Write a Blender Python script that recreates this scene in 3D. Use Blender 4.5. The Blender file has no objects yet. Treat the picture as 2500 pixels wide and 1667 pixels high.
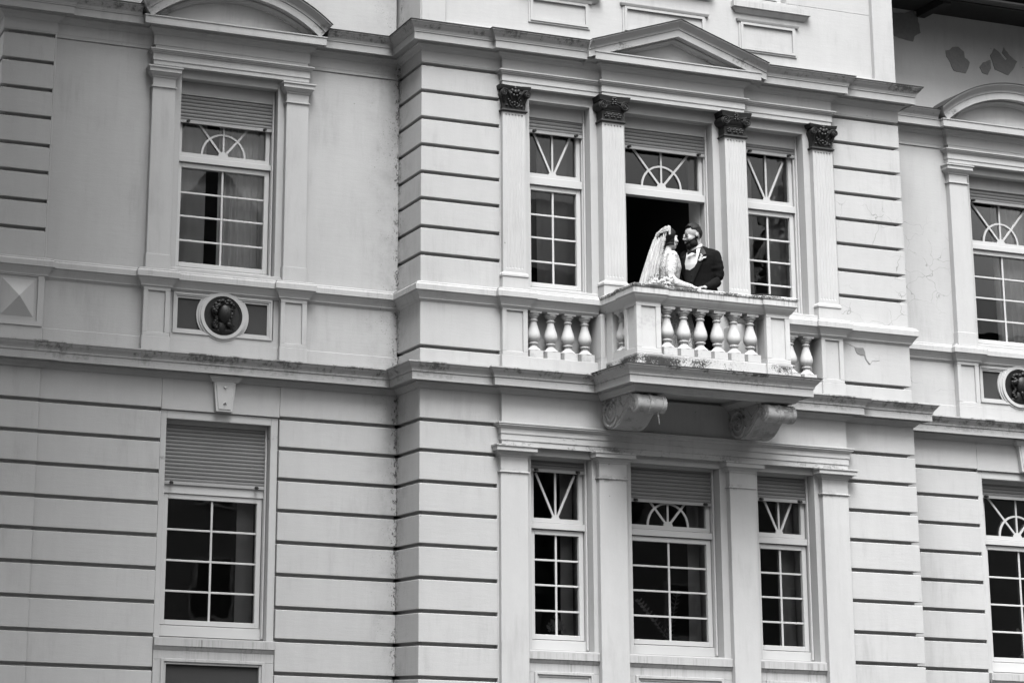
import bpy, bmesh, math, random
from mathutils import Vector, Matrix, noise as mnoise
random.seed(7)
R = math.radians
sc = bpy.context.scene
COL = sc.collection

# ------------------------------------------------------------ camera
cam_d = bpy.data.cameras.new('camera'); cam = bpy.data.objects.new('camera', cam_d); COL.objects.link(cam)
rx = Vector((0.9576644078, -0.2863026446, 0.0301608671)); ry = Vector((0.0941122434, 0.2123341866, -0.9726546555)); rz = Vector((0.2720694169, 0.9343152514, 0.2302894873))
m = Matrix((rx, -ry, -rz)).transposed().to_4x4()
m.translation = Vector((-7.68423, -19.18532, -0.5197))
cam.matrix_world = m
cam_d.sensor_width = 36; cam_d.lens = 4876.82/2500*36
cam_d.shift_x = 0.2968; cam_d.shift_y = -0.0893
cam_d.clip_start = 0.1; cam_d.clip_end = 1000
sc.camera = cam
# ------------------------------------------------------------ world + sun (soft overcast daylight)
SUN_EL, SUN_AZ = R(62), R(-24)      # azimuth measured from the facade's outward normal towards +X
world = bpy.data.worlds.new('World'); sc.world = world; world.use_nodes = True
nt = world.node_tree; nt.nodes.clear()
sky = nt.nodes.new('ShaderNodeTexSky'); sky.sky_type = 'NISHITA'; sky.sun_disc = False
sky.sun_elevation = SUN_EL; sky.sun_rotation = math.pi - SUN_AZ; sky.dust_density = 1.0; sky.air_density = 1.2
bw = nt.nodes.new('ShaderNodeRGBToBW'); bg = nt.nodes.new('ShaderNodeBackground'); bg.inputs[1].default_value = 0.15
wo = nt.nodes.new('ShaderNodeOutputWorld')
wc = nt.nodes.new('ShaderNodeTexCoord'); wx = nt.nodes.new('ShaderNodeSeparateXYZ'); nt.links.new(wc.outputs['Generated'], wx.inputs[0])
def wm_(op, a, b):
    x = nt.nodes.new('ShaderNodeMath'); x.operation = op
    for i, v in enumerate((a, b)):
        if isinstance(v, (int, float)): x.inputs[i].default_value = v
        else: nt.links.new(v, x.inputs[i])
    return x.outputs[0]
cn = nt.nodes.new('ShaderNodeTexNoise'); cn.inputs['Scale'].default_value = 2.2; cn.inputs['Detail'].default_value = 5; nt.links.new(wc.outputs['Generated'], cn.inputs['Vector'])
cie = wm_('ADD', .035, wm_('MULTIPLY', 2.8, wm_('POWER', wm_('MAXIMUM', wx.outputs[2], 0.0), 1.8)))      # overcast: brightest overhead
cl_ = wm_('MULTIPLY', cie, wm_('ADD', .65, wm_('MULTIPLY', cn.outputs[0], .7)))
nt.links.new(sky.outputs[0], bw.inputs[0]); nt.links.new(wm_('MULTIPLY', bw.outputs[0], cl_), bg.inputs[0]); nt.links.new(bg.outputs[0], wo.inputs[0])
sun_d = bpy.data.lights.new('sun', 'SUN'); sun_d.energy = 1.5; sun_d.angle = R(32); sun_d.color = (1, 1, 1)
sun = bpy.data.objects.new('sun', sun_d); COL.objects.link(sun)
sdir = Vector((math.sin(SUN_AZ)*math.cos(SUN_EL), -math.cos(SUN_AZ)*math.cos(SUN_EL), math.sin(SUN_EL)))
sun.rotation_euler = sdir.to_track_quat('Z', 'Y').to_euler(); sun.location = (10, -20, 20)
sc.view_settings.view_transform = 'Standard'; sc.view_settings.look = 'None'
sc.view_settings.exposure = 2.40; sc.view_settings.gamma = 1.0

# ------------------------------------------------------------ mesh helpers
class MB:
    def __init__(s): s.v = []; s.f = []
    def add(s, vs, fs):
        n = len(s.v); s.v += [tuple(v) for v in vs]; s.f += [tuple(i+n for i in f) for f in fs]; return s
    def box(s, x0, x1, y0, y1, z0, z1):
        vs = [(x, y, z) for x in (x0, x1) for y in (y0, y1) for z in (z0, z1)]
        return s.add(vs, [(0,1,3,2),(4,6,7,5),(0,4,5,1),(2,3,7,6),(0,2,6,4),(1,5,7,3)])
    def prism(s, poly, y0, y1, axis='y'):
        n = len(poly)
        if axis == 'y': vs = [(a, y0, b) for a, b in poly] + [(a, y1, b) for a, b in poly]
        elif axis == 'x': vs = [(y0, a, b) for a, b in poly] + [(y1, a, b) for a, b in poly]
        else: vs = [(a, b, y0) for a, b in poly] + [(a, b, y1) for a, b in poly]
        return s.add(vs, [tuple(range(n)), tuple(range(2*n-1, n-1, -1))] + [(i, (i+1) % n, n+(i+1) % n, n+i) for i in range(n)])
    def rings(s, rs, closed=False, caps=True):
        k = len(rs[0]); vs = [p for r in rs for p in r]; n = len(rs); fs = []
        for i in range(n if closed else n-1):
            j = (i+1) % n
            for a in range(k):
                b = (a+1) % k; fs.append((i*k+a, i*k+b, j*k+b, j*k+a))
        if caps and not closed: fs += [tuple(range(k)), tuple((n-1)*k+i for i in range(k-1, -1, -1))]
        return s.add(vs, fs)
    def sweep(s, path, prof):
        """profile [(projection, z)] carried along a plan path with mitred corners; outside is on the right hand"""
        rs = []; P = [Vector(p) for p in path]
        for i, p in enumerate(P):
            ns = []
            for a, b in ((i-1, i), (i, i+1)):
                if a >= 0 and b < len(P):
                    d = (P[b]-P[a]).normalized(); ns.append(Vector((d.y, -d.x)))
            n = ns[0] if len(ns) == 1 else (ns[0]+ns[1])/(1+ns[0].dot(ns[1]))
            rs.append([(p.x+n.x*q, p.y+n.y*q, z) for q, z in prof])
        return s.rings(rs)
    def sweepxz(s, pts, prof, y0):
        """pts [(x,z,nx,nz)], profile [(projection towards the street, height along n)]"""
        return s.rings([[(x+nx*h, y0-p, z+nz*h) for p, h in prof] for x, z, nx, nz in pts])
    def tube(s, pts, r, k=8, caps=True):
        rs = []; P = [Vector(p) for p in pts]; rr = r if isinstance(r, (list, tuple)) else [r]*len(P)
        up = Vector((0.13, 0.31, 0.94)).normalized()
        for i, p in enumerate(P):
            t = (P[min(i+1, len(P)-1)]-P[max(i-1, 0)]).normalized()
            a = t.cross(up)
            if a.length < 1e-3: a = t.cross(Vector((1, 0, 0)))
            a.normalize(); b = t.cross(a).normalized()
            rs.append([tuple(p+a*math.cos(2*math.pi*j/k)*rr[i]+b*math.sin(2*math.pi*j/k)*rr[i]) for j in range(k)])
        return s.rings(rs, caps=caps)
    def lathe(s, cx, cy, prof, k=20):
        return s.rings([[(cx+r*math.cos(2*math.pi*j/k), cy+r*math.sin(2*math.pi*j/k), z) for j in range(k)] for r, z in prof])
    def ell(s, c, r, k=10, rot=None):
        vs = [(0, 0, -1)]; fs = []; n = max(4, k*2//3)
        for i in range(1, n):
            t = math.pi*i/n
            for j in range(k): vs.append((math.sin(t)*math.cos(2*math.pi*j/k), math.sin(t)*math.sin(2*math.pi*j/k), -math.cos(t)))
        vs.append((0, 0, 1)); L = len(vs)-1
        for j in range(k):
            fs.append((0, 1+(j+1) % k, 1+j)); fs.append((L, L-k+j, L-k+(j+1) % k))
            for i in range(n-2): fs.append((1+i*k+j, 1+i*k+(j+1) % k, 1+(i+1)*k+(j+1) % k, 1+(i+1)*k+j))
        out = []
        for v in vs:
            w = Vector((v[0]*r[0], v[1]*r[1], v[2]*r[2]))
            if rot is not None: w = rot @ w
            out.append((w.x+c[0], w.y+c[1], w.z+c[2]))
        return s.add(out, fs)
    def cyl(s, c0, c1, r, k=16): return s.tube([c0, c1], r, k)

def link(o, parent=None):
    COL.objects.link(o)
    if parent is not None:
        o.parent = parent
        base = parent
        while base.parent is not None: base = base.parent
        if parent.type == 'EMPTY' and parent.parent is None: o.matrix_parent_inverse = Matrix.Translation(-parent.location) if not parent.get('localspace') else Matrix()
    return o
def obj(name, mb, mat, parent=None, smooth=False, bevel=0, auto=None):
    me = bpy.data.meshes.new(name); me.from_pydata(mb.v, [], mb.f)
    bm = bmesh.new(); bm.from_mesh(me); bmesh.ops.recalc_face_normals(bm, faces=bm.faces)
    if smooth:
        for f in bm.faces: f.smooth = True
        if auto:
            for e in bm.edges:
                if len(e.link_faces) == 2 and e.calc_face_angle(0) > R(auto): e.smooth = False
    bm.to_mesh(me); bm.free()
    me.materials.append(mat)
    o = bpy.data.objects.new(name, me); link(o, parent)
    if bevel:
        b = o.modifiers.new('bevel', 'BEVEL'); b.width = bevel; b.segments = 1; b.limit_method = 'ANGLE'; b.angle_limit = R(40)
    return o
def thing(name, label, cat, loc=(0, 0, 0), rz=0, group=None, local=False):
    o = bpy.data.objects.new(name, None); COL.objects.link(o); o.location = loc; o.rotation_euler = (0, 0, rz)
    o['label'] = label; o['category'] = cat; o.empty_display_size = 0.2
    if group: o['group'] = group
    if local: o['localspace'] = 1
    return o
def tag(o, label, cat, group=None):
    o['label'] = label; o['category'] = cat
    if group: o['group'] = group
    return o

# ------------------------------------------------------------ materials
def newmat(name):
    mt = bpy.data.materials.new(name); mt.use_nodes = True; n = mt.node_tree; n.nodes.clear()
    out = n.nodes.new('ShaderNodeOutputMaterial'); b = n.nodes.new('ShaderNodeBsdfPrincipled'); n.links.new(b.outputs[0], out.inputs[0])
    return mt, n, b
def N(n, t, **k):
    x = n.nodes.new(t)
    for a, v in k.items():
        if a in ('operation', 'blend_type', 'data_type', 'noise_dimensions', 'feature', 'wave_type', 'interpolation_type', 'distance'): setattr(x, a, v)
    return x
def mth(n, op, a, b=None, c=None, clamp=False):
    x = n.nodes.new('ShaderNodeMath'); x.operation = op; x.use_clamp = clamp
    for i, v in enumerate((a, b, c)):
        if v is None: continue
        if isinstance(v, (int, float)): x.inputs[i].default_value = v
        else: n.links.new(v, x.inputs[i])
    return x.outputs[0]
def coords(n, scale=(1, 1, 1), rnd=True):
    tc = n.nodes.new('ShaderNodeNewGeometry'); mp = n.nodes.new('ShaderNodeMapping'); mp.inputs['Scale'].default_value = scale
    n.links.new(tc.outputs['Position'], mp.inputs[0]); return mp.outputs[0]
def noi(n, scale, detail=4, rough=.55, sc3=(1, 1, 1), dist=0):
    x = n.nodes.new('ShaderNodeTexNoise'); x.inputs['Scale'].default_value = scale; x.inputs['Detail'].default_value = detail; x.inputs['Roughness'].default_value = rough; x.inputs['Distortion'].default_value = dist
    n.links.new(coords(n, sc3), x.inputs['Vector']); return x.outputs[0]
def smooth(n, v, lo, hi):
    x = n.nodes.new('ShaderNodeMapRange'); x.interpolation_type = 'SMOOTHSTEP'; x.inputs[1].default_value = lo; x.inputs[2].default_value = hi
    if isinstance(v, (int, float)): x.inputs[0].default_value = v
    else: n.links.new(v, x.inputs[0])
    return x.outputs[0]
def sepxyz(n):
    g = n.nodes.new('ShaderNodeNewGeometry'); s = n.nodes.new('ShaderNodeSeparateXYZ'); n.links.new(g.outputs['Position'], s.inputs[0]); return s.outputs
def grey(n, v, b, sock='Base Color'):
    c = n.nodes.new('ShaderNodeCombineColor'); [n.links.new(v, c.inputs[i]) for i in range(3)]; n.links.new(c.outputs[0], b.inputs[sock])
def bump(n, b, h, strength=.3, dist=.01):
    x = n.nodes.new('ShaderNodeBump'); x.inputs['Strength'].default_value = strength; x.inputs['Distance'].default_value = dist
    n.links.new(h, x.inputs['Height']); n.links.new(x.outputs[0], b.inputs['Normal'])

def plaster(name, base=.60, streak=0.0, corner=False, mould_or_shade=None, brush=True, drip=None, cracks=False):
    mt, n, b = newmat(name); b.inputs['Roughness'].default_value = .88; b.inputs['Specular IOR Level'].default_value = .25
    big = noi(n, .9, 3, .5); med = noi(n, 5, 5, .6); fine = noi(n, 60, 3, .6)
    vert = noi(n, 3.0, 4, .6, (3.0, 3.0, .35))
    v = mth(n, 'MULTIPLY', mth(n, 'SUBTRACT', big, .5), .16)
    v = mth(n, 'ADD', v, mth(n, 'MULTIPLY', mth(n, 'SUBTRACT', med, .5), .10))
    v = mth(n, 'ADD', v, mth(n, 'MULTIPLY', mth(n, 'SUBTRACT', vert, .5), .12))
    v = mth(n, 'ADD', v, mth(n, 'MULTIPLY', mth(n, 'SUBTRACT', fine, .5), .06))
    v = mth(n, 'ADD', v, 1.0)
    grime = mth(n, 'MULTIPLY', smooth(n, mth(n, 'ADD', mth(n, 'MULTIPLY', noi(n, 5.5, 5, .7, (2.2, 2.2, .30)), .5), mth(n, 'MULTIPLY', noi(n, 1.3, 3, .6), .5)), .50, .72), .16)
    v = mth(n, 'MULTIPLY', v, mth(n, 'SUBTRACT', 1.0, grime))
    x, y, z = sepxyz(n)[:3]
    # scattered small dark marks
    vo = n.nodes.new('ShaderNodeTexVoronoi'); vo.inputs['Scale'].default_value = 2.6; n.links.new(coords(n, (1, 1, 1.3)), vo.inputs[0])
    mk = mth(n, 'SUBTRACT', 1.0, smooth(n, mth(n, 'ADD', vo.outputs['Distance'], mth(n, 'MULTIPLY', mth(n, 'SUBTRACT', fine, .5), .05)), .012, .03))
    v = mth(n, 'MULTIPLY', v, mth(n, 'SUBTRACT', 1.0, mth(n, 'MULTIPLY', mk, .5)))
    if corner:   # damp black mould growing out of the inner corner by the projecting bay
        d = mth(n, 'ABSOLUTE', mth(n, 'ADD', x, .0)); d2 = mth(n, 'ABSOLUTE', y); dd = mth(n, 'ADD', d, d2)
        near = mth(n, 'SUBTRACT', 1.0, smooth(n, dd, .0, .13)); wide = mth(n, 'SUBTRACT', 1.0, smooth(n, dd, .05, .55))
        sp = smooth(n, mth(n, 'ADD', noi(n, 30, 5, .8, (1, 1, .6)), mth(n, 'MULTIPLY', near, .085)), .60, .64)
        cl = smooth(n, noi(n, 2.6, 3, .6), .37, .50)
        a = mth(n, 'MULTIPLY', sp, mth(n, 'MULTIPLY', near, cl)); a2 = mth(n, 'MULTIPLY', mth(n, 'MULTIPLY', smooth(n, noi(n, 3.5, 4, .7), .40, .80), wide), .30)
        sp3 = mth(n, 'MULTIPLY', mth(n, 'MULTIPLY', smooth(n, noi(n, 60, 4, .75), .60, .64), mth(n, 'MULTIPLY', wide, smooth(n, noi(n, 4, 2, .5), .48, .60))), .8)
        t = mth(n, 'MINIMUM', mth(n, 'ADD', mth(n, 'ADD', mth(n, 'MULTIPLY', a, .85), a2), sp3), .93)
        v = mth(n, 'MULTIPLY', v, mth(n, 'SUBTRACT', 1.0, t))
    if mould_or_shade:    # list of (z_low, z_high, strength, scale) bands of black lichen, and of painted shade on the brackets
        for z0, z1, st, s_ in mould_or_shade:
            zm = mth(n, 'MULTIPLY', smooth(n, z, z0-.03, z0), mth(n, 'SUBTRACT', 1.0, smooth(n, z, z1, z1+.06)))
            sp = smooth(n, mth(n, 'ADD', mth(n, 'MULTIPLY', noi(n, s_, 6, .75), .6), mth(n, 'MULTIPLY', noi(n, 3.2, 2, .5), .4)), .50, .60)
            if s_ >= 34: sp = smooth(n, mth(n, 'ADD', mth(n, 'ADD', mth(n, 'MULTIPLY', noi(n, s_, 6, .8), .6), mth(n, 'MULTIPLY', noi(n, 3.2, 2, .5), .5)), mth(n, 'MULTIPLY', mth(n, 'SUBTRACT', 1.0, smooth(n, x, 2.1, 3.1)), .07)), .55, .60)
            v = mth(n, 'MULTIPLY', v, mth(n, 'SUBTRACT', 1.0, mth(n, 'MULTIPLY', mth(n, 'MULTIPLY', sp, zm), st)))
    if drip:     # rain streaks hanging below a sill: (z_top, z_bottom, strength)
        for z1, z0, st in drip:
            zm = mth(n, 'MULTIPLY', smooth(n, z, z0, z1-.02), mth(n, 'SUBTRACT', 1.0, smooth(n, z, z1, z1+.01)))
            sp = mth(n, 'MULTIPLY', smooth(n, noi(n, 22, 4, .75, (1.6, 1.6, .06)), .44, .70), smooth(n, noi(n, 2.3, 3, .6, (1, 1, .2)), .35, .65))
            v = mth(n, 'MULTIPLY', v, mth(n, 'SUBTRACT', 1.0, mth(n, 'MULTIPLY', mth(n, 'MULTIPLY', sp, zm), st)))
    hb = mth(n, 'ADD', mth(n, 'MULTIPLY', noi(n, 14, 5, .65, (.35, .35, 2.2)) if brush else med, .5), mth(n, 'MULTIPLY', noi(n, 90, 3, .6), .25))
    hb = mth(n, 'ADD', hb, mth(n, 'MULTIPLY', med, .4))
    if cracks:   # crazed paint on the right-hand pier
        vc = n.nodes.new('ShaderNodeTexVoronoi'); vc.feature = 'DISTANCE_TO_EDGE'; vc.inputs['Scale'].default_value = 4.2
        dn = n.nodes.new('ShaderNodeTexNoise'); dn.inputs['Scale'].default_value = 5; n.links.new(coords(n), dn.inputs['Vector'])
        mx = n.nodes.new('ShaderNodeMixRGB'); mx.inputs[0].default_value = .22; n.links.new(coords(n, (1, 1, 1.3)), mx.inputs[1]); n.links.new(dn.outputs['Color'], mx.inputs[2]); n.links.new(mx.outputs[0], vc.inputs[0])
        cr = mth(n, 'SUBTRACT', 1.0, smooth(n, vc.outputs['Distance'], .002, .012))
        gate = mth(n, 'MULTIPLY', smooth(n, noi(n, 1.6, 3, .6), .47, .58), smooth(n, x, 4.85, 5.0))
        gate = mth(n, 'MULTIPLY', gate, mth(n, 'MULTIPLY', mth(n, 'SUBTRACT', 1.0, smooth(n, z, 5.2, 5.6)), smooth(n, z, 3.2, 3.4)))
        cr = mth(n, 'MULTIPLY', cr, gate)
        v = mth(n, 'MULTIPLY', v, mth(n, 'SUBTRACT', 1.0, mth(n, 'MULTIPLY', cr, .45)))
    v = mth(n, 'MULTIPLY', v, base, clamp=True)
    grey(n, v, b); bump(n, b, hb, .24, .012)
    return mt
def simple(name, base, rough=.5, spec=.5, var=.08, scale=12, bmp=0, metal=0):
    mt, n, b = newmat(name); b.inputs['Roughness'].default_value = rough; b.inputs['Specular IOR Level'].default_value = spec; b.inputs['Metallic'].default_value = metal
    t = noi(n, scale, 5, .6); v = mth(n, 'MULTIPLY', mth(n, 'ADD', mth(n, 'MULTIPLY', mth(n, 'SUBTRACT', t, .5), var*2), 1.0), base, clamp=True)
    grey(n, v, b)
    if bmp: bump(n, b, t, bmp, .01)
    return mt
M = {}
M['wall'] = plaster('painted_plaster', .29, corner=True, cracks=True)
M['trim'] = plaster('moulded_stucco', .30, brush=False, corner=True, mould_or_shade=[(2.318, 2.345, .55, 26), (2.03, 2.045, .4, 26)])
M['corn'] = plaster('weathered_cornice', .27, brush=False, corner=True, mould_or_shade=[(3.03, 3.10, .62, 16), (6.64, 6.70, .6, 20), (2.95, 2.99, .3, 24)])
M['string'] = plaster('string_course_stucco', .29, brush=False, corner=True, drip=[(3.93, 3.80, .22)])
M['balc'] = plaster('balcony_stucco', .34, brush=False, mould_or_shade=[(3.08, 3.20, .92, 62), (3.50, 3.62, .14, 30), (3.92, 3.97, .9, 55)], drip=[(3.93, 3.80, .75)])
M['slab'] = plaster('balcony_slab_stucco', .30, brush=False, mould_or_shade=[(3.07, 3.10, .8, 25), (2.98, 3.01, .35, 30)], drip=[(3.0, 2.9, .3)])
M['bal'] = plaster('baluster_stucco', .33, brush=False, mould_or_shade=[(3.25, 3.34, .22, 30), (3.66, 3.72, .3, 30)])
M['sill'] = plaster('sill_stucco', .28, brush=False, drip=[(.27, -.12, .55)])
M['under'] = plaster('bracket_stucco', .27, brush=False, mould_or_shade=[(2.75, 2.86, .6, 18), (2.53, 2.72, .3, 12)])  # lower band is shade painted onto the scroll sides for contrast
M['frame'] = simple('white_window_frame', .34, .35, .5, .03, 6)
M['shut'] = simple('grey_roller_slat', .11, .5, .4, .12, 9, .05)
M['shut2'] = simple('grey_shutter_rail', .22, .45, .4, .12, 12)
M['dark'] = simple('black_rubber', .01, .5, .5, .1)
M['bronze'] = simple('dark_bronze_paint', .011, .5, .3, .35, 30, .1)
M['bronze2'] = simple('dark_grey_bronze', .009, .5, .25, .35, 40, .08)
M['panel'] = simple('dark_grey_panel', .026, .75, .3, .12, 14, .1)
M['flash'] = simple('lead_flashing', .018, .6, .4, .4, 20, .2)
M['mortar'] = simple('bare_mortar', .13, .95, .2, .22, 25, .5)
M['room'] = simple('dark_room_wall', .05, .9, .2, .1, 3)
M['curtain'] = simple('net_curtain', .75, .9, .1, .10, 5)
M['wood'] = simple('eave_wood', .02, .8, .2, .3, 9, .3)
def glass_mat():
    mt = bpy.data.materials.new('window_glass'); mt.use_nodes = True; n = mt.node_tree; n.nodes.clear()
    out = n.nodes.new('ShaderNodeOutputMaterial'); mx = n.nodes.new('ShaderNodeMixShader'); t = n.nodes.new('ShaderNodeBsdfTransparent'); g = n.nodes.new('ShaderNodeBsdfGlossy'); fr = n.nodes.new('ShaderNodeFresnel')
    fr.inputs[0].default_value = 1.5; g.inputs['Roughness'].default_value = .01; t.inputs[0].default_value = (.86, .86, .86, 1)
    nz = n.nodes.new('ShaderNodeTexNoise'); nz.inputs['Scale'].default_value = 2.2; n.links.new(coords(n), nz.inputs['Vector'])
    bp = n.nodes.new('ShaderNodeBump'); bp.inputs['Strength'].default_value = .05; bp.inputs['Distance'].default_value = .02; n.links.new(nz.outputs[0], bp.inputs['Height']); n.links.new(bp.outputs[0], g.inputs['Normal'])
    n.links.new(fr.outputs[0], mx.inputs[0]); n.links.new(t.outputs[0], mx.inputs[1]); n.links.new(g.outputs[0], mx.inputs[2]); n.links.new(mx.outputs[0], out.inputs[0]); return mt
M['glass'] = glass_mat()

# ------------------------------------------------------------ the building
GZ = -2.1
villa = thing('villa', 'pale stucco villa with projecting centre bay, fluted pilasters, pediments and one balcony', 'building', (2.9, 0, GZ))
U = [6.312, 6.017, 5.724, 5.431, 5.135, 4.852, 4.554, 4.264]
Lz = [2.546, 2.237, 1.924, 1.608, 1.291, .969, .642, .324, .0, -.32, -.64, -.96, -1.28]
P = -.615; SUR = -.60; G = -.40; GW = .20
def groove_prof(z0, z1, grooves, back=-.08, d=.058, h=.038):
    pr = [(back, z0), (0, z0)]
    for z in sorted(grooves):
        if z0 < z-h and z < z1: pr += [(0, z-h), (-d, z-h+.004), (-d, z), (0, z)]
    return pr + [(0, z1), (back, z1)]

# walls: cores with real openings
def wall_rects(mb, x0, x1, z0, z1, y0, y1, holes):
    xs = sorted({x0, x1, *[h[0] for h in holes], *[h[1] for h in holes]})
    for a, b_ in zip(xs, xs[1:]):
        hs = sorted([(h[2], h[3]) for h in holes if h[0] <= a and h[1] >= b_]); z = z0
        for c, d in hs:
            if c > z: mb.box(a, b_, y0, y1, z, c)
            z = d
        if z1 > z: mb.box(a, b_, y0, y1, z, z1)
LWH = dict(z0=.30, z1=2.443)
# upper and lower openings: x0,x1,z0,z1
up_w = [(-2.434, -1.372, 3.99, 6.025), (1.240, 1.952, 3.99, 6.042), (2.366, 3.432, 3.16, 6.036), (3.848, 4.562, 3.99, 6.045), (7.19, 8.252, 3.99, 6.03)]
lo_w = [(-2.484, -1.367, .300, 2.445), (1.232, 1.922, .30, 2.245), (2.364, 3.400, .30, 2.245), (3.848, 4.535, .30, 2.248), (7.13, 8.245, .30, 2.445)]
core = MB()
grow = lambda h: (h[0]-.005, h[1]+.005, h[2]-.005, h[3]+.005)
wall_rects(core, -4.30, -.02, GZ, 9.5, .062, .5, [grow(up_w[0]), grow(lo_w[0])])
wall_rects(core, 5.82, 12.0, GZ, 8.6, .062, .5, [grow(up_w[4]), grow(lo_w[4])])
obj('wall', core, M['wall'], villa)
bay = MB()
wall_rects(bay, .908, 4.892, GZ, 6.72, SUR, -.15, up_w[1:4]+lo_w[1:4]+[(1.170, 1.993, 3.250, 3.775), (3.807, 4.663, 3.250, 3.775)])
bay.box(.07, .908, -.54, -.15, GZ, 6.72); bay.box(4.892, 5.73, -.54, -.15, GZ, 6.72); bay.box(.07, .35, -.15, .5, GZ, 6.72); bay.box(5.45, 5.73, -.15, .5, GZ, 6.72)
obj('wall', bay, M['wall'], villa)
# surfaces of the left wing
w = MB()
w.sweep([(-3.785, .0), (-2.535, .0)], groove_prof(GZ, 2.90, Lz)); w.sweep([(-1.281, 0), (0.0, 0)], groove_prof(GZ, 2.90, Lz))
w.box(-2.533, -1.283, 0.0, .08, 2.532, 2.90)
for a, b_ in ((-3.785, -2.434), (-1.372, 0.0)): w.box(a, b_, .012, .06, 3.05, 6.288)
w.box(-2.434, -1.372, .012, .06, 6.025, 6.288); w.box(-2.434, -1.372, .012, .06, 3.05, 3.32)
w.box(-3.785, 0, 0, .06, 6.29, 6.46); w.box(-3.785, 0, 0, .05, 3.06, 3.252)
obj('wall_face', w, M['wall'], villa, bevel=.004)
# surfaces of the right wing
w = MB()
w.sweep([(5.8, 0), (7.060, 0)], groove_prof(GZ, 2.90, Lz)); w.sweep([(8.312, 0), (9.8, 0)], groove_prof(GZ, 2.90, Lz))
w.box(7.062, 8.310, 0.0, .08, 2.532, 2.90)
for a, b_ in ((5.8, 7.19), (8.252, 9.9)): w.box(a, b_, .012, .06, 3.05, 6.288)
w.box(7.19, 8.252, .012, .06, 6.03, 6.288); w.box(7.19, 8.252, .012, .06, 3.05, 3.32)
w.box(5.8, 12, 0, .06, 6.29, 6.46); w.box(5.8, 12, 0, .05, 3.06, 3.252)
obj('wall_face', w, M['wall'], villa, bevel=.004)
# left end pier
w = MB()
w.sweep([(-4.345, 2.5), (-4.345, -.03), (-3.81, -.03)], groove_prof(3.95, 6.46, U)); w.box(-3.812, -3.79, -.0285, .06, 3.95, 6.46)
w.sweep([(-4.355, 2.5), (-4.355, -.018), (-3.785, -.018)], groove_prof(GZ, 2.90, Lz))
w.box(-4.345, -3.79, -.03, .06, 3.05, 3.96); w.box(-4.30, -4.0, .5, 2.5, GZ, 9.5)
obj('corner_pier', w, M['wall'], villa, bevel=.004)
dm = MB()
dm.add([(-4.255, -.012, 3.31), (-3.865, -.012, 3.31), (-3.865, -.012, 3.752), (-4.255, -.012, 3.752), (-4.06, -.135, 3.531)], [(0, 1, 4), (1, 2, 4), (2, 3, 4), (3, 0, 4), (0, 3, 2, 1)])
for a in ((-4.28, -4.26), (-3.86, -3.80)): dm.box(a[0], a[1], -.045, -.02, 3.255, 3.80)
dm.box(-4.26, -3.86, -.045, -.02, 3.755, 3.80); dm.box(-4.26, -3.86, -.045, -.02, 3.255, 3.305)
obj('diamond_panel', dm, M['trim'], villa)
# bay piers with running grooves
w = MB()
w.sweep([(0, .03), (0, P), (.888, P)], groove_prof(3.0, 6.46, U+[3.297])); w.box(.886, .91, P+.0015, -.5, 3.0, 6.46)
w.sweep([(0, .03), (0, P), (.852, P)], groove_prof(GZ, 2.90, Lz)); w.box(.850, .91, P+.0015, -.5, GZ, 2.90)
obj('corner_pier', w, M['wall'], villa, bevel=.004)
w = MB()
w.sweep([(4.935, P), (5.8, P), (5.8, .03)], groove_prof(3.0, 6.46, U+[3.297])); w.box(4.88, 4.937, P+.0015, -.5, 3.0, 6.46)
w.sweep([(4.938, P), (5.8, P), (5.8, .03)], groove_prof(GZ, 2.90, Lz)); w.box(4.88, 4.94, P+.0015, -.5, GZ, 2.90)
obj('corner_pier', w, M['wall'], villa, bevel=.004)

# entablatures and cornices following every break of the plan
UP = [(-4.345, 3), (-4.345, -.03), (-3.79, -.03), (-3.79, 0), (-2.765, 0), (-2.765, -.06), (-1.055, -.06), (-1.055, 0), (0, 0), (0, P), (.90, P), (.90, -.67),
      (2.04, -.67), (2.04, -.72), (3.765, -.72), (3.765, -.67), (4.89, -.67), (4.89, P), (5.8, P), (5.8, 0), (6.86, 0), (6.86, -.06), (8.57, -.06), (8.57, 0), (12, 0)]
frz = MB()
frz.sweep(UP, [(-.1, 6.33), (.003, 6.33), (.003, 6.44), (.012, 6.445), (.02, 6.46), (.035, 6.47), (.05, 6.49), (.062, 6.495), (.062, 6.52), (-.1, 6.52)])
obj('frieze', frz, M['trim'], villa)
cor = MB()
cor.sweep(UP, [(-.05, 6.518), (.125, 6.518), (.125, 6.508), (.14, 6.508), (.14, 6.585), (.148, 6.588), (.148, 6.600), (-.05, 6.605)])
CY = [(-.03, 6.598), (.150, 6.602), (.152, 6.612), (.156, 6.625), (.168, 6.64), (.182, 6.655), (.192, 6.67), (.196, 6.68), (.205, 6.682), (.205, 6.694), (-.03, 6.725)]
FL = [(-.03, 6.722), (.213, 6.695), (.213, 6.703), (-.03, 6.733)]
fl = MB()
def cut(path, x0, x1):
    """part of the plan path between two x values lying on straight runs"""
    out = []; on = False
    for (a, b_) in zip(path, path[1:]):
        for q in ((x0 if not on else x1),):
            pass
        if not on and a[0] <= x0 <= b_[0] and a[1] == b_[1]: on = True; out.append((x0, a[1]))
        if on and a[0] <= x1 <= b_[0] and a[1] == b_[1]: out.append((x1, a[1])); return out
        if on: out.append(b_)
    return out
pre = [(-4.345, 3), (-4.345, -.03), (-3.79, -.03), (-3.79, 0), (-2.93, 0)]
for pth in (pre, cut(UP, -.89, 1.86), cut(UP, 3.94, 6.69), [(8.75, 0), (12, 0)]):
    cor.sweep(pth, CY); fl.sweep(pth, FL)
obj('upper_cornice', cor, M['corn'], villa); obj('cornice_flashing', fl, M['flash'], villa)

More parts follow.
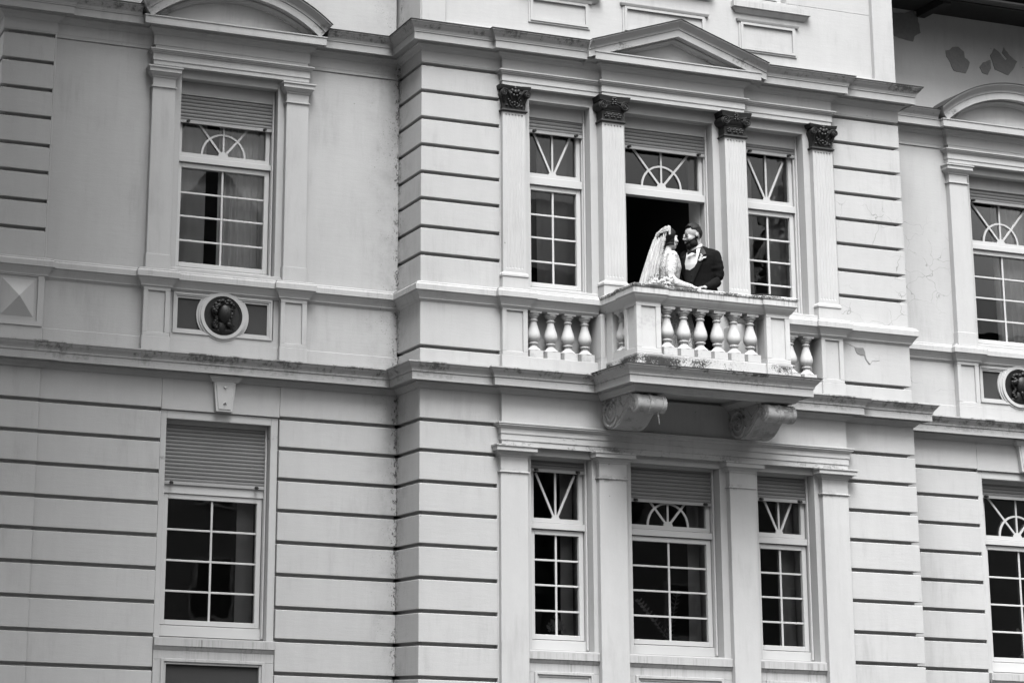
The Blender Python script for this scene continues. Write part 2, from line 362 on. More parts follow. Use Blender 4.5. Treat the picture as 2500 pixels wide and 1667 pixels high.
# triangular pediment over the middle of the bay
def pediment(kind, cx, y0, half, zt, za):
    top = MB(); tl = MB(); ty = MB(); th = .16
    if kind == 'tri':
        s = (za-zt)/half
        pts = [(cx-half, zt-th, 0, 1), (cx, za-th, 0, 1), (cx+half, zt-th, 0, 1)]
        inner = [(cx-half, zt-th, 0, 1), (cx, za-th, 0, 1), (cx+half, zt-th, 0, 1)]
    else:
        h = za-zt; Rr = (half*half+h*h)/(2*h); a0 = math.asin(half/Rr); pts = []
        for i in range(41):
            a = -a0+2*a0*i/40; nx, nz = math.sin(a), math.cos(a)
            pts.append((cx+(Rr-th)*nx, za-Rr+(Rr-th)*nz, nx, nz))
        x, z, nx, nz = pts[0]; inner = pts
    top.sweepxz(pts, [(-.02, 0), (.125, 0), (.125, -.008), (.137, -.008), (.137, .07), (.146, .074), (.146, .085), (.152, .10), (.170, .12), (.188, .138), (.194, .150), (.203, .151), (.203, .163), (-.02, .163)], y0)
    top.sweepxz(inner, [(-.05, -.055), (.012, -.055), (.02, -.04), (.04, -.028), (.055, -.02), (.055, -.001), (-.05, -.001)], y0)
    tl.sweepxz(pts, [(-.2, .160), (.211, .165), (.211, .173), (-.2, .170)], y0)
    poly = [(cx-half+.1, 6.60)]+[(p[0], p[1]-.03) for p in pts if abs(p[0]-cx) < half-.1]+[(cx+half-.1, 6.60)]
    if kind == 'tri': poly = [(cx-half+.1, 6.60), (cx, za-th-.01), (cx+half-.1, 6.60)]
    ty.prism(poly, y0+.012, y0+.08)
    o = obj('pediment', top, M['corn'], villa); obj('tympanum', ty, M['trim'], o); obj('flashing', tl, M['flash'], o)
    return o
pediment('tri', 2.9, -.72, 1.075, 6.69, 7.055)
pediment('arc', -1.91, -.06, 1.035, 6.715, 7.107)
pediment('arc', 7.715, -.06, 1.035, 6.715, 7.107)
tk = MB()
for cx, y0, h in ((2.9, -.64, 1.0), (-1.91, .02, .95), (7.715, .02, .95)): tk.box(cx-h, cx+h, y0, y0+.1, 6.55, 6.62)
obj('cornice_blocking', tk, M['trim'], villa)

# architraves
arc = MB()
AR = [(-.08, 6.150), (0, 6.150), (0, 6.198), (.008, 6.200), (.008, 6.270), (.020, 6.276), (.024, 6.288), (.036, 6.292), (.036, 6.303), (.046, 6.306), (.046, 6.318), (.0, 6.328), (-.08, 6.33)]
arc.sweep([(.90, -.50), (.90, -.67), (2.04, -.67), (2.04, -.72), (3.765, -.72), (3.765, -.67), (4.89, -.67), (4.89, -.50)], AR)
obj('architrave', arc, M['trim'], villa)
arc = MB(); AW = [(p, z-.036 if z > 6.16 else 6.117) for p, z in AR]
for c in (-1.91, 7.715):
    arc.sweep([(c-.855, .02), (c-.855, -.06), (c+.855, -.06), (c+.855, .02)], AW)
    arc.box(c-.84, c+.84, -.058, .02, 6.285, 6.33)
obj('architrave', arc, M['trim'], villa)
arc = MB()
AL = [(-.08, 2.318), (0, 2.318), (0, 2.372), (.008, 2.374), (.008, 2.438), (.016, 2.440), (.016, 2.495), (.028, 2.50), (.034, 2.515), (.048, 2.52), (.048, 2.535), (.056, 2.538), (.056, 2.549), (0, 2.56), (-.08, 2.56)]
arc.sweep([(.875, -.50), (.875, -.67), (4.915, -.67), (4.915, -.50)], AL)
arc.box(.878, 4.912, -.668, -.55, 2.55, 2.9)
obj('architrave', arc, M['trim'], villa)

# main cornice between the floors
MP = [(-4.355, 3), (-4.355, -.03), (-3.785, -.03), (-3.785, 0), (0, 0), (0, P), (.878, P), (.878, -.67), (2.1, -.67)]
MP2 = [(3.7, -.67), (4.912, -.67), (4.912, P), (5.8, P), (5.8, 0), (12, 0)]
MC = [(-.05, 2.845), (.012, 2.848), (.02, 2.862), (.036, 2.876), (.05, 2.893), (.062, 2.897), (.062, 2.918), (.125, 2.918), (.125, 2.908), (.14, 2.908), (.14, 2.985), (.15, 2.989), (.15, 3.0), (.154, 3.012), (.166, 3.030), (.182, 3.048), (.192, 3.064), (.196, 3.072), (.205, 3.075), (.205, 3.088), (-.05, 3.112)]
mc = MB(); mc.sweep(MP, MC); mc.sweep(MP2, MC); obj('main_cornice', mc, M['corn'], villa)

# string course at sill level
SC = [(-.06, 3.745), (.004, 3.748), (.012, 3.760), (.024, 3.768), (.024, 3.778), (.030, 3.79), (.044, 3.812), (.058, 3.832), (.066, 3.848), (.08, 3.852), (.08, 3.908), (.072, 3.912), (.066, 3.925), (.066, 3.935), (.03, 3.948), (-.06, 3.958)]
stc = MB()
SP = [(-4.345, 3), (-4.345, -.03), (-3.79, -.03), (-3.79, .01), (-2.785, .01), (-2.785, -.05), (-2.50, -.05), (-2.50, 0), (-1.315, 0), (-1.315, -.05), (-1.03, -.05), (-1.03, .01), (0, .01), (0, P), (.888, P), (.888, -.67), (1.175, -.67), (1.175, -.64), (1.99, -.64)]
SP2 = [(3.81, -.64), (4.655, -.64), (4.655, -.67), (4.93, -.67), (4.93, P), (5.8, P), (5.8, .01), (6.835, .01), (6.835, -.05), (7.12, -.05), (7.12, 0), (8.30, 0), (8.30, -.05), (8.585, -.05), (8.585, .01), (12, .01)]
stc.sweep(SP, SC); stc.sweep(SP2, SC)
for a, b_, y in ((-2.79, -2.50, -.05), (-1.32, -1.03, -.05), (.90, 1.17, -.66), (4.66, 4.92, -.66), (6.83, 7.12, -.05), (8.30, 8.585, -.05)): stc.box(a, b_, y, y+.1, 3.94, 3.965)
obj('string_course', stc, M['string'], villa)

# pedestals under the pilasters
def pedestal(x0, x1, y, yb, parent=villa, mat=None, z0=3.10, z1=3.76, side=None):
    mb = MB(); mt = mat or M['trim']
    a, b_ = x0+.048, x1-.052; c, d = 3.295, 3.722; t = .018
    mb.box(x0, x1, y, yb, c*0+3.255, c); mb.box(x0, x1, y, yb, d, z1)
    mb.box(x0, a, y, yb, c, d); mb.box(b_, x1, y, yb, c, d); mb.box(a, b_, y+t, yb, c, d)
    mb.box(x0-.008, x1+.008, y-.008, yb, z0-.02, 3.254)
    return obj('pedestal', mb, mt, parent, bevel=.003)
for x0, x1, y, yb in ((-2.778, -2.497, -.06, .05), (-1.315, -1.03, -.06, .05), (.890, 1.176, -.67, -.45), (4.655, 4.925, -.67, -.45), (6.83, 7.115, -.06, .05), (8.30, 8.585, -.06, .05)):
    pedestal(x0, x1, y, yb)
for x0, x1 in ((1.985, 2.30), (3.505, 3.815)): pedestal(x0, x1, -.72, -.45)

# ---- pilasters
def fluted(x0, x1, y, z0=4.02, z1=5.865):
    mb = MB(); n = 6; w_ = x1-x0; pitch = .036; m0 = (w_-(n-1)*pitch)/2
    cs = [x0+m0+i*pitch for i in range(n)]; r = .0105
    def ring(z, dep):
        pts = [(x0, y+.20, z), (x0, y, z)]
        for c in cs:
            pts.append((c-r, y, z))
            for j in range(1, 6): a = math.pi*j/6; pts.append((c-r*math.cos(a), y+r*.42*math.sin(a)*dep, z))
            pts.append((c+r, y, z))
        return pts+[(x1, y, z), (x1, y+.20, z)]
    fz0, fz1 = 4.165, 5.838
    rs = [ring(z0, 0), ring(fz0, 0)]+[ring(fz0+.012*math.sin(t*math.pi/6), 1-math.cos(t*math.pi/6)*1.0 if False else math.sin(t*math.pi/6)) for t in (1, 2, 3)]
    rs += [ring(fz1-.020, 1), ring(fz1-.016, 2.4), ring(fz1-.004, 2.4)]+[ring(fz1, 0), ring(z1+.01, 0)]
    mb.rings(rs)
    o = obj('fluted_pilaster', mb, M['trim'], villa)
    b = MB(); b.sweep([(x0, y+.2), (x0, y), (x1, y), (x1, y+.2)], [(-.02, 3.94), (.014, 3.945), (.014, 4.075), (.022, 4.08), (.022, 4.10), (.012, 4.112), (.006, 4.125), (-.02, 4.13)])
    obj('base', b, M['trim'], o)
    return o
def spiral(mb, cx, y, cz, r0, r1, turns, rad, flip=1, axis='y', start=math.pi/2, sgn=-1, n=26):
    pts = []
    for i in range(n+1):
        t = i/n; a = start+flip*turns*2*math.pi*t; r = r0+(r1-r0)*t
        if axis == 'y': pts.append((cx+r*math.cos(a), y-.004*t, cz+r*math.sin(a)))
        else: pts.append((y, cx+r*math.cos(a), cz+r*math.sin(a)))
    mb.tube(pts, [rad*(1-.35*i/n) for i in range(n+1)], 6)
def rosette(mb, cx, y, cz, r):
    for j in range(5):
        a = math.pi/2+j*2*math.pi/5; mb.ell((cx+r*.62*math.cos(a), y, cz+r*.62*math.sin(a)), (r*.42, r*.30, r*.42), 7)
    mb.ell((cx, y-.002, cz), (r*.3, r*.36, r*.3), 7)
def capital(kind, x0, x1, y, parent):
    mb = MB(); c = (x0+x1)/2; h = (x1-x0)/2
    path = lambda e: [(x0-e, y+.22), (x0-e, y-e), (x1+e, y-e), (x1+e, y+.22)]
    mb.sweep(path(0), [(-.02, 5.862), (.012, 5.862), (.020, 5.870), (.020, 5.880), (.012, 5.888), (.004, 5.895), (-.02, 5.895)])
    if kind == 'ionic':
        mb.sweep(path(0), [(-.02, 5.89), (.004, 5.892), (.004, 5.985), (.010, 5.990), (.010, 6.0), (.02, 6.008), (.032, 6.03), (.034, 6.05), (.02, 6.075), (-.02, 6.08)])
        for dx in (-.072, 0, .072): rosette(mb, c+dx, y-.010, 5.94, .034)
        for s in (-1, 1):
            xc = c+s*(h+.002)
            mb.cyl((xc, y+.16, 6.045), (xc, y-.035, 6.045), .052, 20)
            spiral(mb, xc, y-.040, 6.045, .048, .008, 2.1, .0085, flip=s, start=math.pi/2)
            mb.ell((xc, y-.042, 6.045), (.012, .010, .012), 8)
            mb.tube([(xc-s*.03, y-.036, 6.08), (c+s*.05, y-.040, 6.075), (c+s*.02, y-.038, 6.085)], [.012, .010, .006], 6)
            mb.tube([(xc-s*.045, y-.034, 6.035), (c+s*.07, y-.034, 6.045), (c+s*.02, y-.036, 6.06)], [.010, .009, .004], 6)
        for k in range(4):
            for s in (-1, 1): mb.ell((c+s*(.010+.008*(k % 2)), y-.046, 6.125-.022*k), (.014, .012, .012), 7)
        e = .036
        mb.add([(x0-e, y+.22, 6.092), (x0-e-.012, y-e-.012, 6.092), (c-.05, y-.030, 6.092), (c+.05, y-.030, 6.092), (x1+e+.012, y-e-.012, 6.092), (x1+e, y+.22, 6.092),
                (x0-e, y+.22, 6.112), (x0-e-.014, y-e-.014, 6.112), (c-.05, y-.034, 6.112), (c+.05, y-.034, 6.112), (x1+e+.014, y-e-.014, 6.112), (x1+e, y+.22, 6.112),
                (x0-e-.01, y+.22, 6.148), (x0-e-.024, y-e-.024, 6.148), (c-.05, y-.042, 6.148), (c+.05, y-.042, 6.148), (x1+e+.024, y-e-.024, 6.148), (x1+e+.01, y+.22, 6.148)],
               [(0, 1, 2, 3, 4, 5), (12, 17, 16, 15, 14, 13)]+[(i, (i+1) % 6, 6+(i+1) % 6, 6+i) for i in range(6)]+[(6+i, 6+(i+1) % 6, 12+(i+1) % 6, 12+i) for i in range(6)])
    else:
        mb.sweep(path(0), [(-.02, 5.89), (.0, 5.892), (.002, 5.96), (.010, 6.0), (.024, 6.04), (.030, 6.06), (.012, 6.10), (-.02, 6.11)])
        for s in (-1, 1):
            xc = c+s*(h+.004)
            mb.ell((xc, y-.030, 6.055), (.038, .034, .042), 12); spiral(mb, xc, y-.058, 6.055, .036, .006, 1.8, .0075, flip=-s, start=math.pi/2)
            mb.tube([(c+s*.035, y-.018, 5.99), (c+s*.06, y-.034, 6.04), (c+s*.10, y-.048, 6.09), (xc, y-.055, 6.092)], [.008, .012, .012, .010], 6)
            mb.tube([(c+s*.115, y-.01, 5.965), (c+s*.125, y-.025, 6.0), (c+s*.13, y-.045, 6.018)], [.012, .014, .006], 6)
            mb.tube([(c+s*.02, y-.008, 5.915), (c+s*.05, y-.014, 5.935), (c+s*.065, y-.014, 5.965), (c+s*.045, y-.016, 5.985)], [.007, .009, .008, .006], 6)
            mb.ell((c+s*.085, y-.012, 5.93), (.014, .012, .012), 7); mb.ell((c+s*.030, y-.020, 5.955), (.012, .012, .014), 7)
        for dx, dz, r in ((0, 6.075, .024), (-.036, 6.085, .02), (.036, 6.085, .02), (0, 6.115, .018), (-.05, 6.055, .017), (.05, 6.055, .017), (-.018, 6.035, .016), (.018, 6.035, .016), (0, 5.965, .016), (0, 5.935, .013), (-.07, 5.99, .014), (.07, 5.99, .014)):
            mb.ell((c+dx, y-.040 if dz > 6.02 else y-.014, dz), (r, r*.9, r*1.1), 8)
        e = .034; k = []
        for z, g in ((6.104, 0), (6.118, .008), (6.148, .014)):
            ring = [(x0-e-g, y+.22, z)]
            for i in range(9):
                t = i/8; xx = (x0-e-g)+(x1-x0+2*e+2*g)*t; ring.append((xx, y-e-g+.026*math.sin(math.pi*t), z))
            ring.append((x1+e+g, y+.22, z)); k.append(ring)
        mb.rings(k)
    obj('capital', mb, M['bronze'], parent, smooth=True, auto=50)
for kind, x0, x1, y in (('comp', .900, 1.162, -.67), ('ionic', 2.036, 2.290, -.72), ('ionic', 3.514, 3.768, -.72), ('comp', 4.640, 4.888, -.67)):
    capital(kind, x0, x1, y, fluted(x0, x1, y))
def plain_pilaster(x0, x1, y, z0, zcap, zring, w_cap=.075, depth=.18, base=None, ringz=.018):
    mb = MB(); mb.box(x0, x1, y, y+depth, z0, zcap-.04)
    o = obj('pilaster', mb, M['trim'], villa, bevel=.003)
    path = [(x0, y+depth), (x0, y), (x1, y), (x1, y+depth)]
    k = MB()
    k.sweep(path, [(-.02, zring), (.004, zring), (.014, zring+.005), (.014, zring+.014), (.004, zring+.018), (-.02, zring+.018)])
    k.sweep(path, [(-.02, zcap-.115), (.004, zcap-.113), (.010, zcap-.104), (.010, zcap-.095), (.022, zcap-.088), (.034, zcap-.074), (.040, zcap-.062), (w_cap-.012, zcap-.058), (w_cap-.012, zcap-.022), (w_cap, zcap-.014), (w_cap, zcap), (-.02, zcap+.006)])
    obj('capital', k, M['trim'], o)
    if base:
        b = MB(); b.box(x0-.008, x1+.008, y-.010, y+depth, z0, base); obj('base', b, M['trim'], o, bevel=.003)
for x0, x1 in ((-2.765, -2.520), (-1.300, -1.055), (6.862, 7.106), (8.325, 8.570)): plain_pilaster(x0, x1, -.06, 3.95, 6.088, 5.868, base=4.10, w_cap=.062, depth=.1)
for x0, x1 in ((.866, 1.168), (1.968, 2.280), (3.478, 3.782), (4.592, 4.906)): plain_pilaster(x0, x1, -.67, GZ, 2.318, 2.042, w_cap=.085, depth=.12)

# lower wing window surrounds, keystones
for c in (-1.91, 7.688):
    s = MB(); x0, x1 = c-.62, c+.62
    s.box(x0, c-.558, .022, .12, GZ, 2.53); s.box(c+.543, x1, .022, .12, GZ, 2.53); s.box(c-.558, c+.543, .022, .12, 2.445, 2.53)
    obj('window_surround', s, M['trim'], villa, bevel=.004)
    k = MB(); a, b_, z0, z1 = .118, .086, 2.541, 2.86
    def lerp(t): return b_+(a-b_)*t
    k.prism([(c+.02-b_, z0), (c+.02+b_, z0), (c+.02+a, z1), (c+.02-a, z1)], -.055, .03)
    kk = lambda t: (z0+(z1-z0)*t)
    i = .022
    k.prism([(c+.02-b_+i, z0+i), (c+.02+b_-i, z0+i), (c+.02+a-i, z1-.02), (c+.02-a+i, z1-.02)], -.063, -.05)
    k.add([(c-.005, -.064, 2.61), (c+.02, -.09, 2.635), (c+.045, -.064, 2.61), (c+.02, -.064, 2.64)], [(0, 1, 2), (0, 3, 1), (1, 3, 2), (0, 2, 3)])
    k.add([(c-.005, -.064, 2.80), (c+.02, -.09, 2.775), (c+.045, -.064, 2.80), (c+.02, -.064, 2.77)], [(0, 1, 2), (0, 3, 1), (1, 3, 2), (0, 2, 3)])
    k.sweep([(c+.02-a-.008, .02), (c+.02-a-.008, -.05), (c+.02+a+.008, -.05), (c+.02+a+.008, .02)], [(-.05, 2.835), (.01, 2.838), (.025, 2.86), (.045, 2.88), (.045, 2.905), (-.05, 2.905)])
    obj('keystone', k, M['trim'], villa, bevel=.002)

# ---- windows
def ring_frame(mb, x0, x1, z0, z1, wd, y0, y1, wb=None):
    wb = wb or wd
    mb.box(x0, x0+wd, y0, y1, z0, z1); mb.box(x1-wd, x1, y0, y1, z0, z1); mb.box(x0+wd, x1-wd, y0, y1, z0, z0+wb); mb.box(x0+wd, x1-wd, y0, y1, z1-wd, z1)
def arc_strip(mb, cx, cz, r0, r1, y0, y1, n=24, a0=0, a1=math.pi):
    rs = []
    for i in range(n+1):
        a = a0+(a1-a0)*i/n; c, s = math.cos(a), math.sin(a)
        rs.append([(cx+r0*c, y0, cz+r0*s), (cx+r1*c, y0, cz+r1*s), (cx+r1*c, y1, cz+r1*s), (cx+r0*c, y1, cz+r0*s)])
    mb.rings(rs)
def bar(mb, x0, z0, x1, z1, w_, y0, y1):
    dx, dz = x1-x0, z1-z0; L = math.hypot(dx, dz); nx, nz = -dz/L*w_/2, dx/L*w_/2
    mb.prism([(x0+nx, z0+nz), (x1+nx, z1+nz), (x1-nx, z1-nz), (x0-nx, z0-nz)], y0, y1)
def window(x0, x1, yg, gx0, gx1, zb, zt, tz, lz, mz, shut_top, shut_bot, fan, open_door=False, stop=True, zhead=None, transom=True):
    """x0..x1 opening; gx glass; tz=(glass bottom, top) of fanlight; lz=(glass bottom, top) of casement; mz muntin heights"""
    f0, f1 = gx0-.060, gx1+.060; fr = MB(); zhead = zhead or zt
    fr.box(x0-.01, f0, yg-.055, yg+.05, zb, zhead); fr.box(f1, x1+.01, yg-.055, yg+.05, zb, zhead)
    fr.box(f0, f1, yg-.05, yg+.03, zb, lz[0]-.052)
    if transom: fr.box(f0, f1, yg-.062, yg+.03, lz[1]+.070, tz[0]-.050)
    fr.box(f0, f1, yg-.04, yg+.03, shut_top, zhead+.01)
    if not transom: fr.box(f0, f1, yg-.05, yg+.03, lz[1]+.066, shut_bot+.05)
    # guide rails for the shutter
    fr.box(x0+.004, x0+.022, yg-.085, yg-.055, zb+.01, zhead); fr.box(x1-.022, x1-.004, yg-.085, yg-.055, zb+.01, zhead)
    win = obj('window', fr, M['frame'], villa, bevel=.003)
    cx = (gx0+gx1)/2
    g = MB()
    if transom:
        s = MB(); ring_frame(s, gx0-.052, gx1+.052, tz[0]-.044, shut_top+.02, .044, yg-.03, yg+.02)
        r = (yg-.014, yg-.002)
        hub = .055 if fan == 5 else .045
        arc_strip(s, cx, tz[0]-.004, .0005, hub, r[0]-.003, r[1])
        bar(s, cx, tz[0], cx, shut_top, .020, *r)
        H = tz[1]-tz[0]
        if fan == 5:
            arc_strip(s, cx, tz[0], .225, .246, r[0]-.001, r[1])
            for q in (-1, 1): bar(s, cx+q*.02, tz[0]+.02, cx+q*.40, tz[0]+.02+.40*1.16 if H > .3 else tz[0]+.46, .022, *r)
        else:
            for q in (-1, 1): bar(s, cx+q*.02, tz[0]+.02, cx+q*(.02+.40*.50), tz[0]+.02+.44, .022, *r)
        obj('fanlight_sash', s, M['frame'], win, bevel=.002)
        g.box(gx0-.01, gx1+.01, yg+.002, yg+.006, tz[0]-.01, shut_top)
    if not open_door:
        s = MB(); ring_frame(s, gx0-.052, gx1+.052, lz[0]-.046, lz[1]+.064, .050, yg-.036, yg+.02)
        mb = MB(); vz = (lz[0], lz[1])
        mb.box(cx-.011, cx+.011, yg-.016, yg-.002, lz[0]-.004, lz[1]+.016)
        for z in mz:
            mb.box(gx0-.004, cx-.011, yg-.0155, yg-.002, z-.010, z+.010); mb.box(cx+.011, gx1+.004, yg-.0155, yg-.002, z-.010, z+.010)
        obj('casement_sash', s, M['frame'], win, bevel=.003); obj('glazing_bars', mb, M['frame'], win, bevel=.003)
        g.box(gx0-.01, gx1+.01, yg+.002, yg+.006, lz[0]-.01, lz[1]+.02)
    obj('pane', g, M['glass'], win)
    # roller shutter
    if shut_bot < shut_top:
        sh = MB(); z = shut_bot+.032; ya = yg-.060; pr = []
        while z < shut_top:
            pr += [(ya+.002, z), (ya-.004, z+.003), (ya-.0065, z+.018), (ya-.004, z+.0335), (ya+.002, z+.035), (ya+.004, z+.038)]; z += .0385
        pr += [(ya+.012, z), (ya+.012, shut_bot+.032)]
        sh.prism(pr, x0+.006, x1-.006, 'x')
        so = obj('roller_shutter', sh, M['shut'], win)
        e = MB(); e.box(x0+.006, x1-.006, ya-.010, ya+.014, shut_bot, shut_bot+.033); obj('end_rail', e, M['shut2'], so if False else win, bevel=.003)
        if stop:
            d = MB()
            for xx in (x0+.11, x1-.11): d.cyl((xx, ya-.009, shut_bot+.018), (xx+.0, ya-.060, shut_bot+.010), .015, 10)
            obj('shutter_stop', d, M['dark'], win)
    hd = MB(); hd.box(x0, x1, yg-.075, yg+.06, shut_top+.006, zhead); obj('shutter_box', hd, M['trim'], win)
    return win
MZU = (4.843, 4.592, 4.332); MZL = (1.207, .953, .696)
WIN = []
WIN.append(window(-2.434, -1.372, GW, -2.362, -1.456, 4.005, 6.02, (5.272, 5.9), (4.092, 5.093), MZU, 5.882, 5.582, 5, zhead=6.025))
WIN.append(window(1.240, 1.952, G, 1.334, 1.862, 4.005, 6.03, (5.295, 5.9), (4.096, 5.092), MZU, 5.893, 5.728, 3, zhead=6.042))
WIN.append(window(2.366, 3.432, G, 2.462, 3.342, 3.18, 6.03, (5.298, 5.9), (3.25, 5.100), (), 5.905, 5.682, 5, open_door=True, zhead=6.036))
WIN.append(window(3.848, 4.562, G, 3.936, 4.466, 4.005, 6.03, (5.288, 5.9), (4.096, 5.094), MZU, 5.893, 5.797, 3, zhead=6.045))
WIN.append(window(7.19, 8.252, GW, 7.262, 8.17, 4.005, 6.02, (5.276, 5.9), (4.088, 5.096), MZU, 5.885, 5.728, 5, zhead=6.03))
WIN.append(window(1.232, 1.922, G, 1.348, 1.842, .305, 2.25, (1.632, 2.1), (.455, 1.449), MZL, 2.215, 2.100, 3, zhead=2.245))
WIN.append(window(2.364, 3.400, G, 2.458, 3.318, .305, 2.25, (1.630, 2.1), (.452, 1.446), MZL, 2.215, 1.860, 5, zhead=2.245))
WIN.append(window(3.848, 4.535, G, 3.962, 4.460, .305, 2.25, (1.628, 2.1), (.450, 1.443), MZL, 2.215, 1.957, 3, zhead=2.248))
WIN.append(window(-2.484, -1.367, GW, -2.384, -1.451, .305, 2.44, (1.632, 2.1), (.463, 1.648), (1.358, 1.052, .750), 2.40, 1.800, 5, zhead=2.445, transom=False))
WIN.append(window(7.13, 8.245, GW, 7.262, 8.12, .305, 2.44, (1.825, 2.1), (.463, 1.648), (1.358, 1.052, .750), 2.40, 2.24, 5, zhead=2.445))
# plastered inner reveal of the balcony door
dl = MB(); dl.box(3.404, 3.45, -.35, -.11, 3.16, 5.9); dl.box(2.34, 2.394, -.35, -.11, 3.16, 5.9); obj('door_reveal', dl, simple('white_painted_reveal', .75, .7, .3, .04), WIN[2], bevel=.003)
# door frame of the balcony opening (jambs) come with the window; threshold
th_ = MB(); th_.box(2.37, 3.43, -.60, -.16, 3.10, 3.16); obj('threshold', th_, M['trim'], villa)

# sills, aprons below lower windows, recessed dark panels
def apron(x0, x1, y, px0, px1):
    s = MB(); s.box(x0, x1, y-.035, y+.18, .205, .290); s.sweep([(x0, y+.02), (x0, y-.002), (x1, y-.002), (x1, y+.02)][1:3], [(-.03, .16), (.004, .165), (.016, .185), (.024, .205), (-.03, .206)])
    y -= .004; s.box(x0, x1, y, y+.1, .075, .206)
    s.box(x0, px0, y, y+.1, GZ+.3, .075); s.box(px1, x1, y, y+.1, GZ+.3, .075); s.box(x0, x1, y, y+.1, GZ, GZ+.3)
    ring_frame(s, px0-.012, px1+.012, GZ+.29, .087, .03, y-.018, y+.06); ring_frame(s, px0+.018, px1-.018, GZ+.32, .057, .024, y-.004, y+.06)
    o = obj('window_apron', s, M['sill'], villa, bevel=.003)
    p = MB(); p.box(px0+.03, px1-.03, y+.03, y+.05, GZ+.3, .045); obj('recessed_panel', p, M['panel'], o)
apron(-2.53, -1.29, .0, -2.44, -1.40); apron(7.07, 8.308, .0, 7.16, 8.22)
apron(1.178, 1.966, SUR, 1.262, 1.890); apron(2.285, 3.476, SUR, 2.385, 3.365); apron(3.785, 4.590, SUR, 3.885, 4.50)

# panels with a bronze relief head under the upper wing windows
def medallion(c, bearded):
    z = 3.53; t = MB(); x0, x1 = c-.52, c+.50
    # plate with circular hole is made of outer boxes and a ring
    n = 48; r = .250
    rects = [(x0-.015, -.001, 3.325), ]
    ring_frame(t, x0-.02, x1+.02, 3.318, 3.742, .022, -.012, .04); t.box(c-.56, c+.54, .0, .04, 3.25, 3.318)
    ring_frame(t, x0, x1, 3.338, 3.722, .018, -.004, .03); ring_frame(t, x0+.016, x1-.016, 3.354, 3.700, .014, .004, .03)
    arc_strip(t, c-.01, z, .205, .240, -.022, .03, 48, 0, 2*math.pi); arc_strip(t, c-.01, z, .240, .260, -.008, .03, 48, 0, 2*math.pi); arc_strip(t, c-.01, z, .260, .280, .003, .03, 48, 0, 2*math.pi)
    o = obj('medallion_panel', t, M['trim'], villa, smooth=True, auto=30)
    b = MB()
    b.box(c-.56, c+.54, .020, .045, 3.32, 3.745)
    obj('dark_field', b, M['panel'], o)
    wl = MB(); wl.prism([(c-.01+.245*math.cos(a*math.pi/20), z+.245*math.sin(a*math.pi/20)) for a in range(40)], -.006, .04); obj('backing_disc', wl, M['bronze2'], o)
    d = MB(); y = .0
    arc_strip(d, c-.01, z, .185, .207, -.014, .03, 48, 0, 2*math.pi)
    S_ = 1.28; e = lambda dx, dz, yy, rx_, ry_, rz_, k=12: d.ell((c-.01+dx*S_-.01, yy, z+dz*S_-.005), (rx_*S_, ry_, rz_*S_), k)
    rnd = random.Random(5 if bearded else 3)
    e(.020, .020, -.03, .062, .062, .082, 18)      # head turned to the right
    e(.070, .012, -.062, .014, .018, .022); e(.066, -.012, -.070, .012, .016, .012)   # nose
    e(.052, -.034, -.062, .020, .012, .007); e(.054, -.046, -.060, .018, .012, .007)  # lips
    e(.050, -.064, -.05, .024, .022, .018)           # chin
    e(.030, .030, -.078, .016, .008, .007); e(.078, .034, -.052, .010, .008, .006)    # eyes
    e(.050, .050, -.066, .04, .016, .010)            # brow
    e(.0, -.085, -.012, .040, .034, .06)             # neck
    d.ell((c-.01, -.002, z-.155), (.125, .030, .040), 16)                             # bust
    for i in range(34):
        a = rnd.uniform(.15*math.pi, 1.05*math.pi); rr = rnd.uniform(.062, .095)
        e(.012+rr*math.cos(a), .035+rr*1.0*math.sin(a), -.03-rnd.uniform(0, .035), .019, .020, .016, 8)
    for i in range(9): e(-.058-.012*math.sin(i*1.3), .04-.017*i, -.026, .018, .018, .015, 8)
    if bearded:
        for i in range(22): e(.045+rnd.uniform(-.045, .03), -.075+rnd.uniform(-.04, .022), -.05+rnd.uniform(-.01, .02), .015, .018, .020, 8)
    else:
        spiral(d, c-.10, -.03, z-.09, .036, .008, 1.6, .012, flip=-1, start=math.pi/2, n=16); spiral(d, c+.085, -.026, z-.10, .030, .008, 1.5, .010, flip=1, start=math.pi/2, n=16)
    obj('relief_head', d, M['bronze2'], o, smooth=True, auto=60)
medallion(-1.91, False); medallion(7.70, True)

pg = MB()
for x, z, y in ((1.590, 6.108, -.598), (1.662, 6.100, -.598), (1.572, 2.425, -.678), (1.675, 2.428, -.678), (2.93, 2.43, -.678)):
    pg.cyl((x, y+.02, z), (x, y-.004, z), .012, 14)
obj('wall_plugs', pg, M['string'], villa)
# niche wall behind the small balustrades and rooms behind the windows
nw = MB()
nw.box(1.15, 2.02, -.47, -.40, 3.10, 3.80); nw.box(3.78, 4.69, -.47, -.40, 3.10, 3.80)
obj('niche_wall', nw, M['wall'], villa)
